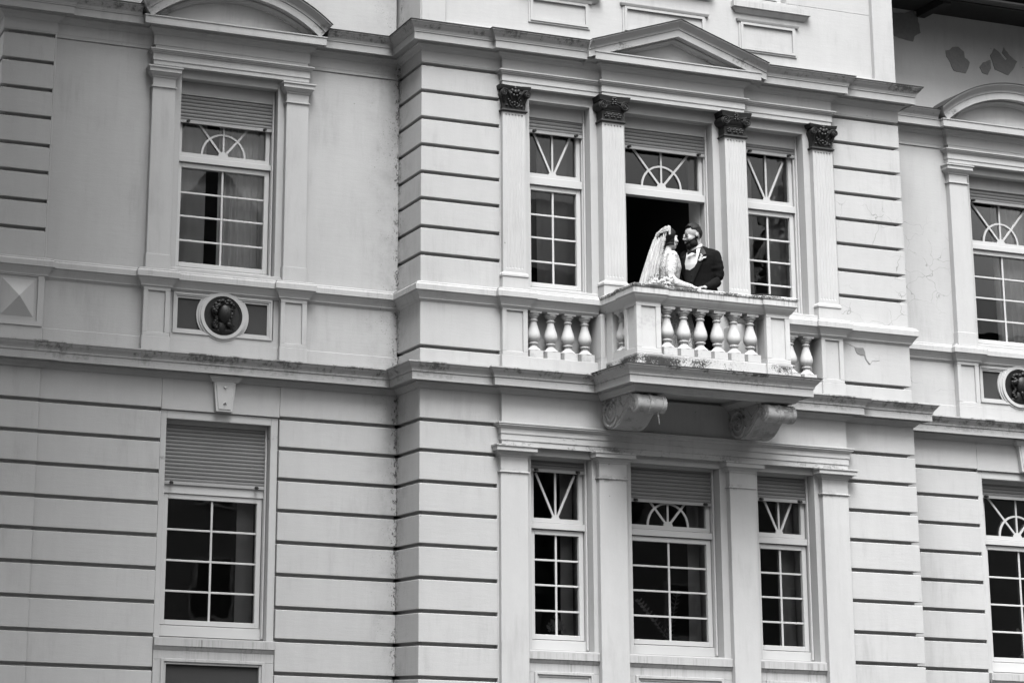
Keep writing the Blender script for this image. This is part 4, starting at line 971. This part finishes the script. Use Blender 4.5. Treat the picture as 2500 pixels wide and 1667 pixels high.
def tulle():
    mt = bpy.data.materials.new('veil_tulle'); mt.use_nodes = True; n = mt.node_tree; n.nodes.clear(); out = n.nodes.new('ShaderNodeOutputMaterial')
    mx = n.nodes.new('ShaderNodeMixShader'); t = n.nodes.new('ShaderNodeBsdfTransparent'); d = n.nodes.new('ShaderNodeBsdfPrincipled'); d.inputs['Roughness'].default_value = .9
    k = noi(n, 30, 4, .7, (1, 1, .12)); v = mth(n, 'ADD', .78, mth(n, 'MULTIPLY', smooth(n, k, .3, .7), .14)); n.links.new(v, mx.inputs[0])
    grey(n, mth(n, 'ADD', .33, mth(n, 'MULTIPLY', smooth(n, k, .35, .65), .10)), d); n.links.new(t.outputs[0], mx.inputs[1]); n.links.new(d.outputs[0], mx.inputs[2]); n.links.new(mx.outputs[0], out.inputs[0]); return mt
M['tulle'] = tulle()
def frame_to(c, fdir, roll=0, s=1.0):
    f = Vector(fdir).normalized(); z = Vector((0, 0, 1)); r = (-f).cross(z)*-1
    yb = -f; xr = yb.cross(z).normalized(); zu = xr.cross(yb).normalized()
    Mx = Matrix((xr, yb, zu)).transposed().to_4x4()
    Mx = Matrix.Translation(Vector(c)) @ Mx @ Matrix.Rotation(roll, 4, 'Y') @ Matrix.Scale(s, 4); return Mx

# --- groom
groom = thing('person', 'bearded man in black suit and bow tie looking down at the bride on the balcony', 'person', PO, PR, local=True)
HG = frame_to((.152, .035, 1.548), (-.90, -.50, -.16), 0, .985)
body = xf(head_mb(), HG); by = R(-20)
limb(body, [(.175, .062, 1.53), (.188, .066, 1.47), (.198, .068, 1.40)], [.052, .055, .064])
loft(body, [(.215, .07, .86, .15, .10), (.215, .07, .98, .155, .10), (.213, .07, 1.10, .145, .095), (.21, .07, 1.22, .165, .105), (.208, .068, 1.32, .175, .105), (.205, .068, 1.38, .13, .08), (.20, .068, 1.43, .065, .058)], by)
sR, sL = (.360, .010, 1.325), (.058, .13, 1.315)
limb(body, [sR, (.398, -.006, 1.12), (.375, -.06, 1.035), (.318, -.145, .985), (.262, -.205, .955)], [.042, .036, .034, .030, .025])
hand(body, (.262, -.205, .955), (.205, -.268, .940), .38, 1)
limb(body, [sL, (.03, .13, 1.08), (.06, .02, 1.0), (.06, -.06, 1.0)], [.040, .034, .030, .025])
hand(body, (.06, -.06, 1.0), (.02, -.11, 1.0), .5, -1)
for hx, hy in ((.135, .10), (.290, .04)): limb(body, [(hx, hy, .86), (hx+.01, hy-.02, .50), (hx, hy+.02, .13)], [.085, .055, .04])
gb = meobj('body', solid(body, .0048, 5), M['skin'], groom)
HGi = HG.inverted()
def hair_g(p):
    if p.y < -.030: return p.z > .100-.10*(p.y+.030) and abs(p.x) < .060
    if p.z > .078-.25*(p.y+.03): return True
    return p.z > .052-1.3*(p.y-.02) and p.y > -.022 and not (abs(p.x) > .066 and p.z < .042 and p.y < .040) and p.z > -.045
def hair_h(p):
    top = max(0, min(1, (p.z-.075)/.04)); return .0035+.020*top*(1+.35*math.sin(p.x*90+p.y*20))+.008*top*max(0, -p.y/.08)
meobj('hair', shell(gb.data, lambda p: p.z > -.06 and hair_g(p), hair_h, HGi), M['hair'], groom)
def beard_g(p):
    if p.z < -.122 or p.y > .012: return False
    if abs(p.x) < .017 and -.060 < p.z < -.044 and p.y < -.078: return False
    if p.y < -.075: return p.z < -.031 and abs(p.x) < .040 or p.z < -.044
    if p.y > -.050 and p.z < -.100: return False
    return p.z < -.044+.55*(p.y+.075)
meobj('beard', shell(gb.data, beard_g, lambda p: .006+.007*max(0, (-p.z-.06)/.05), HGi), M['beard'], groom)
fz = MB()
for s in (-1, 1):
    fz.tube([(s*.016, -.0935, .0325), (s*.028, -.094, .040), (s*.040, -.086, .042), (s*.050, -.072, .036)], [.0028, .0042, .004, .0025], 6)
    fz.tube([(s*.019, -.0895, .012), (s*.030, -.0935, .008), (s*.042, -.084, .012)], [.002, .0032, .002], 6)
meobj('eyebrow', (lambda b_: (bpy.data.meshes.new('t')))(0), M['hair'], groom) if False else None
o = obj('eyebrows_and_lashes', xf(fz, HG), M['hair'], groom, smooth=True)
jk = MB()
loft(jk, [(.218, .07, .80, .200, .140), (.216, .07, .92, .188, .130), (.214, .07, 1.04, .175, .120), (.21, .07, 1.14, .180, .124), (.208, .068, 1.24, .195, .132), (.206, .068, 1.33, .208, .122), (.205, .07, 1.375, .204, .095), (.204, .072, 1.408, .186, .075), (.203, .088, 1.435, .112, .052), (.202, .100, 1.458, .078, .034)], by)
limb(jk, [(.374, .006, 1.342), (.396, -.004, 1.24), (.404, -.008, 1.12), (.375, -.06, 1.035), (.318, -.145, .985), (.283, -.185, .965)], [.060, .060, .056, .054, .046, .042])
limb(jk, [(.055, .13, 1.325), (.032, .135, 1.22), (.03, .13, 1.08), (.06, .03, 1.01), (.06, -.02, 1.0)], [.056, .056, .052, .044, .038])
jm = solid(jk, .007, 5)
for v in jm.vertices:     # cloth creases at the elbow and shoulder
    if v.co.x > .33: v.co += v.normal*.010*mnoise.noise(Vector((v.co.x*9, v.co.y*14, v.co.z*26)))*math.exp(-((v.co.z-1.14)/.16)**2)
jo = meobj('jacket', jm, M['suit'], groom); JT = bvh_of(jm)
meobj('shirt', patch([(.095, 1.412), (.130, 1.392), (.175, 1.40), (.228, 1.455), (.232, 1.42), (.208, 1.33), (.186, 1.25), (.160, 1.208), (.115, 1.182), (.072, 1.20), (.064, 1.26), (.076, 1.33), (.088, 1.38)], JT, .006), M['shirt'], groom)
meobj('waistcoat', patch([(.064, 1.215), (.072, 1.205), (.115, 1.186), (.160, 1.212), (.186, 1.25), (.160, 1.15), (.130, 1.03), (.112, .95), (.085, .95), (.066, 1.05), (.058, 1.13)], JT, .005), M['vest'], groom)
meobj('lapel', patch([(.226, 1.468), (.252, 1.43), (.272, 1.385), (.285, 1.345), (.252, 1.335), (.262, 1.315), (.225, 1.22), (.150, 1.06), (.122, .97), (.135, 1.05), (.162, 1.16), (.186, 1.25), (.206, 1.33), (.226, 1.42)], JT, .011), M['satin'], groom)
meobj('lapel', patch([(.092, 1.400), (.062, 1.36), (.030, 1.335), (.046, 1.322), (.024, 1.30), (.036, 1.17), (.080, 1.02), (.108, .96), (.088, 1.02), (.060, 1.13), (.062, 1.22), (.064, 1.27), (.080, 1.34)], JT, .011), M['satin'], groom)
cl = MB(); rs = []
for j in range(25):
    a = 2*math.pi*j/24; q = (.184+.068*math.cos(a), .058+.066*math.sin(a)); t = max(0, min(1, math.cos(a-.5)*.5+.5))
    rs.append([(q[0], q[1], 1.380+.050*t), (.183+.064*math.cos(a), .058+.062*math.sin(a), 1.422+.066*t), (.182+.058*math.cos(a), .058+.057*math.sin(a), 1.424+.064*t)])
cl.rings(rs, closed=False, caps=False); co = obj('collar', cl, M['shirt'], groom, smooth=True); co.modifiers.new('t', 'SOLIDIFY').thickness = .004
bt = MB(); bc = Vector((.139, -.062, 1.372)); dx = Vector((.95, -.12, .10)).normalized()
for s in (-1, 1):
    a = bc+dx*s*.048; bt.rings([[tuple(c_+Vector((0, yy, zz))) for yy, zz in ((-hy, -hz), (-hy, hz), (hy, hz), (hy, -hz))] for c_, hy, hz in ((bc+dx*s*.006, .010, .010), (bc+dx*s*.022, .012, .017), (a, .010, .028))])
bt.ell(tuple(bc+Vector((0, -.004, 0))), (.010, .012, .014), 10); obj('bow_tie', bt, M['satin'], groom, bevel=.003)
def surf(x, z, off=.0):
    h = JT.ray_cast(Vector((x, -1, z)), Vector((0, 1, 0))); return (x, (h[0].y if h[0] else 0)-off, z)
bn = MB()
for x, z in ((.128, 1.126), (.126, 1.065), (.120, 1.0), (.086, 1.066)): bn.ell(surf(x, z, .010), (.0065, .004, .0065), 8)
obj('buttons', bn, M['satin'], groom, smooth=True)
fb = MB(); lfm = MB(); rnd = random.Random(11)
for x, z, r in ((.218, 1.278, .015), (.236, 1.286, .013), (.228, 1.303, .013), (.238, 1.322, .010), (.230, 1.338, .008)):
    c = Vector(surf(x, z, .022))
    for j in range(7): a = j*.9; fb.ell(tuple(c+Vector((r*.6*math.cos(a), -.002*(j % 3), r*.6*math.sin(a)))), (r*.5, r*.35, r*.45), 7)
fb.add([tuple(Vector(surf(x, z, .014))) for x, z in ((.244, 1.290), (.282, 1.300), (.284, 1.314), (.248, 1.312))], [(0, 1, 2, 3)]); fb.prism([(.246, 1.289), (.282, 1.299), (.283, 1.313), (.248, 1.310)], surf(.25, 1.30, .022)[1], surf(.25, 1.30, .006)[1])
obj('boutonniere', fb, M['petal'], groom, smooth=True, auto=60)
cf = MB(); cf.tube([(.290, -.178, .968), (.272, -.198, .957)], [.036, .034], 16); obj('shirt_cuff', cf, M['shirt'], groom, smooth=True, auto=40)
tr = MB()
for hx, hy in ((.135, .10), (.290, .04)): limb(tr, [(hx, hy, .86), (hx+.01, hy-.015, .50), (hx, hy+.015, .09)], [.105, .075, .062])
loft(tr, [(.215, .07, .80, .165, .115), (.215, .07, .90, .165, .11)], by); meobj('trousers', solid(tr, .010, 3), M['suit'], groom)
for hx, hy in ((.135, .10), (.290, .04)):
    sh_ = MB(); sh_.ell((hx-.02, hy-.05, .085), (.045, .13, .038), 16, Matrix.Rotation(R(-22), 3, 'Z')); obj('shoe', sh_, M['satin'], groom, smooth=True)

# --- bride
bride = thing('person', 'bride in white lace gown and long veil facing the bearded man on the balcony', 'person', PO, PR, local=True)
HB = frame_to((-.094, -.015, 1.520), (.86, .44, .03), 0, .93)
bb = xf(head_mb(True), HB); yb_ = R(-50)
limb(bb, [(-.100, -.02, 1.46), (-.104, -.025, 1.41), (-.108, -.03, 1.36)], [.040, .040, .046])
loft(bb, [(-.10, -.03, .95, .12, .09), (-.10, -.03, 1.07, .10, .075), (-.10, -.03, 1.18, .115, .085), (-.105, -.03, 1.28, .135, .08), (-.108, -.03, 1.345, .11, .06), (-.108, -.03, 1.385, .045, .045)], yb_)
sh1, sh2 = (-.045, -.135, 1.315), (-.165, .075, 1.315)
limb(bb, [sh1, (-.075, -.19, 1.06), (.03, -.25, .985), (.135, -.272, .948)], [.038, .031, .027, .020])
hand(bb, (.135, -.272, .948), (.195, -.30, .925), .22, -1, .88)
limb(bb, [sh2, (-.12, .03, 1.06), (-.06, -.16, 1.02), (-.11, -.24, 1.0)], [.038, .031, .025, .020]); hand(bb, (-.11, -.24, 1.0), (-.15, -.26, .99), .7, 1, .88)
for hx, hy in ((-.14, .02), (-.06, -.09)): limb(bb, [(hx, hy, .95), (hx, hy, .50), (hx, hy, .09)], [.085, .055, .038])
bo = meobj('body', solid(bb, .0048, 4), M['skin2'], bride); HBi = HB.inverted()
def hair_b(p): return (p.z > .070-.2*max(0, p.y+.06) if p.y < -.05 else (p.y > -.030-.10*abs(p.x) or p.z > .02)) and p.z > -.075 and not (p.y < -.02 and abs(p.x) < .055 and p.z < .06)
meobj('hair', shell(bo.data, hair_b, lambda p: .014, HBi), M['hair'], bride)
hb2 = MB()
def HP(x, y, z): return tuple(HB @ Vector((x, y, z)))
hb2.ell(HP(.012, .045, .005), (.070, .074, .078), 20); hb2.ell(HP(.018, .050, -.055), (.054, .056, .050), 18); hb2.ell(HP(.010, .062, -.095), (.032, .034, .028), 14)
for i in range(12):
    a = i/11; hb2.tube([HP(.058+.012*a, -.058+.02*a, .060-.03*a), HP(.076+.006*math.sin(i), -.020+.03*a, .02-.045*a), HP(.070, .035+.02*a, -.03-.05*a)], [.004, .006, .003], 5)
hb2.tube([HP(.070, -.045, .02), HP(.072, -.052, -.03), HP(.066, -.050, -.07), HP(.060, -.056, -.105)], [.004, .0035, .003, .001], 5); hb2.tube([HP(.062, -.02, -.06), HP(.058, -.030, -.10), HP(.064, -.028, -.125)], [.004, .003, .001], 5)
obj('hair_bun', hb2, M['hair'], bride, smooth=True)
dr = MB()
loft(dr, [(-.085, -.03, .075, .300, .265), (-.085, -.03, .30, .275, .24), (-.085, -.03, .55, .245, .215), (-.088, -.03, .80, .195, .165), (-.095, -.03, .98, .135, .115), (-.100, -.03, 1.07, .113, .098), (-.098, -.03, 1.14, .122, .106), (-.094, -.030, 1.205, .135, .118), (-.098, -.03, 1.27, .138, .105), (-.104, -.03, 1.33, .135, .080), (-.107, -.03, 1.368, .080, .056), (-.108, -.03, 1.392, .048, .048)], yb_, 40)
limb(dr, [(-.060, -.125, 1.318), (-.066, -.155, 1.24), (-.080, -.185, 1.13), (-.080, -.205, 1.05), (-.030, -.232, 1.003), (.045, -.258, .972), (.120, -.270, .952)], [.058, .060, .058, .052, .048, .039, .029])
limb(dr, [(-.165, .072, 1.318), (-.160, .06, 1.2), (-.125, .03, 1.06), (-.07, -.13, 1.025), (-.10, -.21, 1.005)], [.054, .055, .048, .038, .028])
dme = solid(dr, .0075, 4)
for v in dme.vertices:
    if v.co.z < .95:
        a = math.atan2(v.co.y+.03, v.co.x+.085); v.co += Vector((math.cos(a), math.sin(a), 0))*(.95-v.co.z)*.022*(math.sin(a*13)+.5*math.sin(a*23+1))
meobj('gown', dme, M['lace'], bride)
# veil falling from the crown down her back
vl = MB(); secs = [(1.63, -.200, -.095, .03), (1.58, -.232, -.112, .04), (1.50, -.270, -.128, .045), (1.40, -.305, -.155, .05), (1.28, -.345, -.178, .055), (1.15, -.388, -.205, .06), (1.02, -.430, -.222, .065), (.80, -.475, -.235, .07), (.50, -.52, -.24, .08), (.15, -.555, -.25, .09)]
rs = []; nv = 60
for z, xl, xr_, dp in secs:
    row = []
    for i in range(nv+1):
        t = i/nv; x = xr_+(xl-xr_)*t; y = -.115+.16*t-dp*math.sin(math.pi*t)+.010*math.sin(t*38+z*2)*(.3+dp*12)*min(1, (1.68-z)*6)
        row.append((x, y, z))
    rs.append(row)
for a, b_ in zip(rs, rs[1:]): pass
n0 = len(vl.v); [vl.v.extend(r_) for r_ in rs]
for i in range(len(rs)-1):
    for j in range(nv): vl.f.append((i*(nv+1)+j, i*(nv+1)+j+1, (i+1)*(nv+1)+j+1, (i+1)*(nv+1)+j))
vo_ = obj('veil', vl, M['tulle'], bride, smooth=True); sb = vo_.modifiers.new('s', 'SUBSURF'); sb.levels = sb.render_levels = 1
lc = MB(); rnd = random.Random(8)
for i in range(150):
    t = rnd.random(); z = 1.545-.50*t; x = -.122-.10*t+rnd.uniform(-.024, .008); lc.ell((x, -.130-.003*(i % 3), z), (rnd.uniform(.002, .005), .0012, rnd.uniform(.002, .006)), 6)
obj('veil_lace_edge', lc, M['petal'], bride, smooth=True)
hp = MB(); rnd = random.Random(9)
for i in range(330):
    t = rnd.random(); x = -.090-.130*t+rnd.uniform(-.006, .006); z = 1.642-.070*t**1.5-rnd.random()*.055*(1-.35*t); hp.ell((x, -.116-.012*rnd.random()+.075*t*t, z), (rnd.uniform(.005, .010), .003, rnd.uniform(.005, .009)), 6, Matrix.Rotation(rnd.uniform(-.8, .8), 3, 'X') @ Matrix.Rotation(rnd.uniform(-.8, .8), 3, 'Z'))
for i in range(26): hp.ell((-.082+.004*math.sin(i*2), -.110, 1.640-.0034*i), (.009, .007, .007), 6)
obj('headpiece', hp, M['petal'], bride, smooth=True)

# bouquet lying against the rail in her left hand
bq = thing('bouquet', 'round bouquet of white flowers and grey leaves resting on the balcony handrail', 'bouquet', (2.75-.17*.866-.27*.5, -1.0+.17*.5-.27*.866, 3.05+.96))
rnd = random.Random(21); f = MB(); lv = MB(); c0 = Vector(PO)+Matrix.Rotation(PR, 3, 'Z') @ Vector((-.172, -.275, .985))
RX = Matrix.Rotation(PR, 3, 'Z')
for i in range(34):
    a = rnd.uniform(0, 6.28); q = rnd.random()**.5; p = RX @ Vector((.120*q*math.cos(a), -.02-.05*(1-q*q)-rnd.random()*.01, .058*q*math.sin(a)+.01)); r = rnd.uniform(.011, .021)
    for j in range(6):
        b_ = j*1.05; f.ell(tuple(c0+p+RX @ Vector((r*.6*math.cos(b_), -.004*(j % 2), r*.6*math.sin(b_)))), (r*.52, r*.18, r*.48), 7, Matrix.Rotation(rnd.uniform(-.6, .6), 3, 'X') @ Matrix.Rotation(rnd.uniform(-.6, .6), 3, 'Z'))
    f.ell(tuple(c0+p+RX @ Vector((0, -.008, 0))), (r*.4, r*.4, r*.4), 6)
for i in range(46):
    a = rnd.uniform(0, 6.28); q = rnd.uniform(.75, 1.15); p = c0+RX @ Vector((.125*q*math.cos(a), -.02-rnd.random()*.035, .062*q*math.sin(a)+.01)); d = RX @ Vector((math.cos(a), rnd.uniform(-.5, .2), math.sin(a))); d.normalize(); e = d.cross(RX @ Vector((0, 1, 0))).normalized()*.008
    lv.add([p, p+d*.014+e, p+d*.032, p+d*.014-e], [(0, 1, 2, 3)])
obj('flower_heads', f, M['petal'], bq, smooth=True); obj('leaves', lv, M['leaf'], bq)
st = MB(); st.tube([tuple(c0+RX @ Vector((0, .0, 0))), tuple(c0+RX @ Vector((.03, .05, -.03))), tuple(c0+RX @ Vector((.06, .09, -.06)))], [.03, .018, .016], 10); obj('stems', st, M['leaf'], bq)

# small things on the window ledges
bwl = MB(); bwl.lathe(4.02, -.50, [(.001, 3.985), (.09, 3.985), (.12, 4.03), (.155, 4.13), (.165, 4.155), (.165, 4.168), (.150, 4.168), (.10, 4.06), (.001, 4.05)], 28)
tag(obj('planter_bowl', bwl, M['dark'], None, smooth=True, auto=40), 'dark round bowl standing on the window ledge right of the balcony door', 'bowl')
def plant(name, label, x, y, z, kind, seed):
    rnd = random.Random(seed); t = thing(name, label, 'plant', (x, y, z)); p = MB(); p.lathe(x, y, [(.001, z), (.055, z), (.075, z+.12), (.068, z+.12), (.001, z+.11)], 16); obj('pot', p, M['vest'], t, smooth=True, auto=40)
    s = MB(); l_ = MB()
    if kind == 'orchid':
        for q in (-1, 1):
            pts = [(x, y, z+.11), (x+q*.03, y, z+.28), (x+q*.09, y, z+.40), (x+q*.15, y-.02, z+.42)]; s.tube(pts, .004, 5)
            for i in range(5):
                c = (x+q*(.05+.026*i), y-.03, z+.34+.022*i)
                for j in range(5): l_.ell((c[0]+.012*math.cos(j*1.256), c[1], c[2]+.012*math.sin(j*1.256)), (.010, .004, .010), 6)
        for q in (-1, 1): s.tube([(x, y, z+.11), (x+q*.07, y, z+.17), (x+q*.14, y, z+.13)], [.012, .018, .004], 6)
    elif kind == 'bush':
        for k in range(90):
            a = rnd.uniform(0, 6.28); q = rnd.random(); c = Vector((x+.10*q*math.cos(a), y+.03*math.sin(a), z+.14+.13*rnd.random()*(1.2-q))); d = Vector((rnd.uniform(-1, 1), rnd.uniform(-.4, .4), rnd.uniform(-.2, 1))).normalized()*.045; e = Vector((d.z, 0, -d.x)).normalized()*.012; l_.add([c, c+d*.5+e, c+d, c+d*.5-e], [(0, 1, 2, 3)])
        s.tube([(x, y, z+.1), (x, y, z+.2)], .008, 5)
    else:
        for k in range(4):
            a = rnd.uniform(-.5, .5)-.25; pts = [Vector((x+.0, y, z+.1))+Vector((math.sin(a)*d, 0, math.cos(a)*d-.12*d*d)) for d in (0, .15, .3, .45, .58)]; s.tube([tuple(v) for v in pts], .0035, 5)
            for i in range(1, 12):
                t_ = i/12*4; j = int(t_); u = t_-j; c = pts[j].lerp(pts[min(j+1, 4)], u)
                for q in (-1, 1):
                    d = Vector((q*math.cos(a)*.8+math.sin(a)*.5, 0, .5)).normalized()*.055; e = Vector((d.z, 0, -d.x)).normalized()*.010; l_.add([c, c+d*.5+e, c+d, c+d*.5-e], [(0, 1, 2, 3)])
    obj('stem', s, M['leaf'], t); obj('blossom' if kind == 'orchid' else 'foliage', l_, M['petal'] if kind == 'orchid' else M['leaf'], t)
plant('orchid', 'potted white orchid behind the lowest pane of the right wing ground floor window', 7.86, .33, .36, 'orchid', 1)
plant('potted_fern', 'potted fern with arching fronds behind the wide ground floor window under the balcony', 2.95, -.27, .36, 'fern', 2)
plant('potted_plant', 'small potted plant in the ground floor window left of the balcony brackets', 1.66, -.27, .36, 'bush', 3)

# separate pieces become parts of their own
def split_parts(names):
    for o in list(bpy.data.objects):
        if o.type != 'MESH' or o.children or o.name.split('.')[0] not in names: continue
        me = o.data; bm = bmesh.new(); bm.from_mesh(me); bm.verts.ensure_lookup_table(); seen = {}; isl = []
        for v in bm.verts:
            if v.index in seen: continue
            st_ = [v]; seen[v.index] = len(isl); grp = []
            while st_:
                a = st_.pop(); grp.append(a.index)
                for e in a.link_edges:
                    b_ = e.other_vert(a)
                    if b_.index not in seen: seen[b_.index] = len(isl); st_.append(b_)
            isl.append(grp)
        bb = []
        for g in isl:
            cs = [bm.verts[i].co for i in g]; bb.append([[min(c[k] for c in cs)-.006 for k in range(3)], [max(c[k] for c in cs)+.006 for k in range(3)]])
        par = list(range(len(isl)))
        def find(a):
            while par[a] != a: a = par[a]
            return a
        for a in range(len(isl)):
            for b_ in range(a):
                if all(bb[a][0][k] <= bb[b_][1][k] and bb[b_][0][k] <= bb[a][1][k] for k in range(3)): par[find(a)] = find(b_)
        cl2 = {}
        for a in range(len(isl)): cl2.setdefault(find(a), set()).update(isl[a])
        bm.free()
        if len(cl2) < 2: continue
        groups_ = sorted(cl2.values(), key=lambda g: min(g)); src = me.copy()
        for gi, g in enumerate(groups_):
            b2 = bmesh.new(); b2.from_mesh(src); b2.verts.ensure_lookup_table()
            bmesh.ops.delete(b2, geom=[v for v in b2.verts if v.index not in g], context='VERTS')
            if gi == 0: b2.to_mesh(me)
            else:
                m2 = src.copy(); b2.to_mesh(m2); c = o.copy(); c.data = m2; COL.objects.link(c); c.parent = o.parent; c.matrix_parent_inverse = o.matrix_parent_inverse.copy(); c.name = o.name.split('.')[0]
            b2.free()
split_parts({'wall', 'wall_face', 'architrave', 'cornice_blocking', 'window_sill', 'wall_respond', 'string_course', 'main_cornice', 'niche_wall', 'upper_cornice', 'cornice_flashing', 'balustrade_coping', 'door_reveal', 'shutter_stop', 'window_surround'})
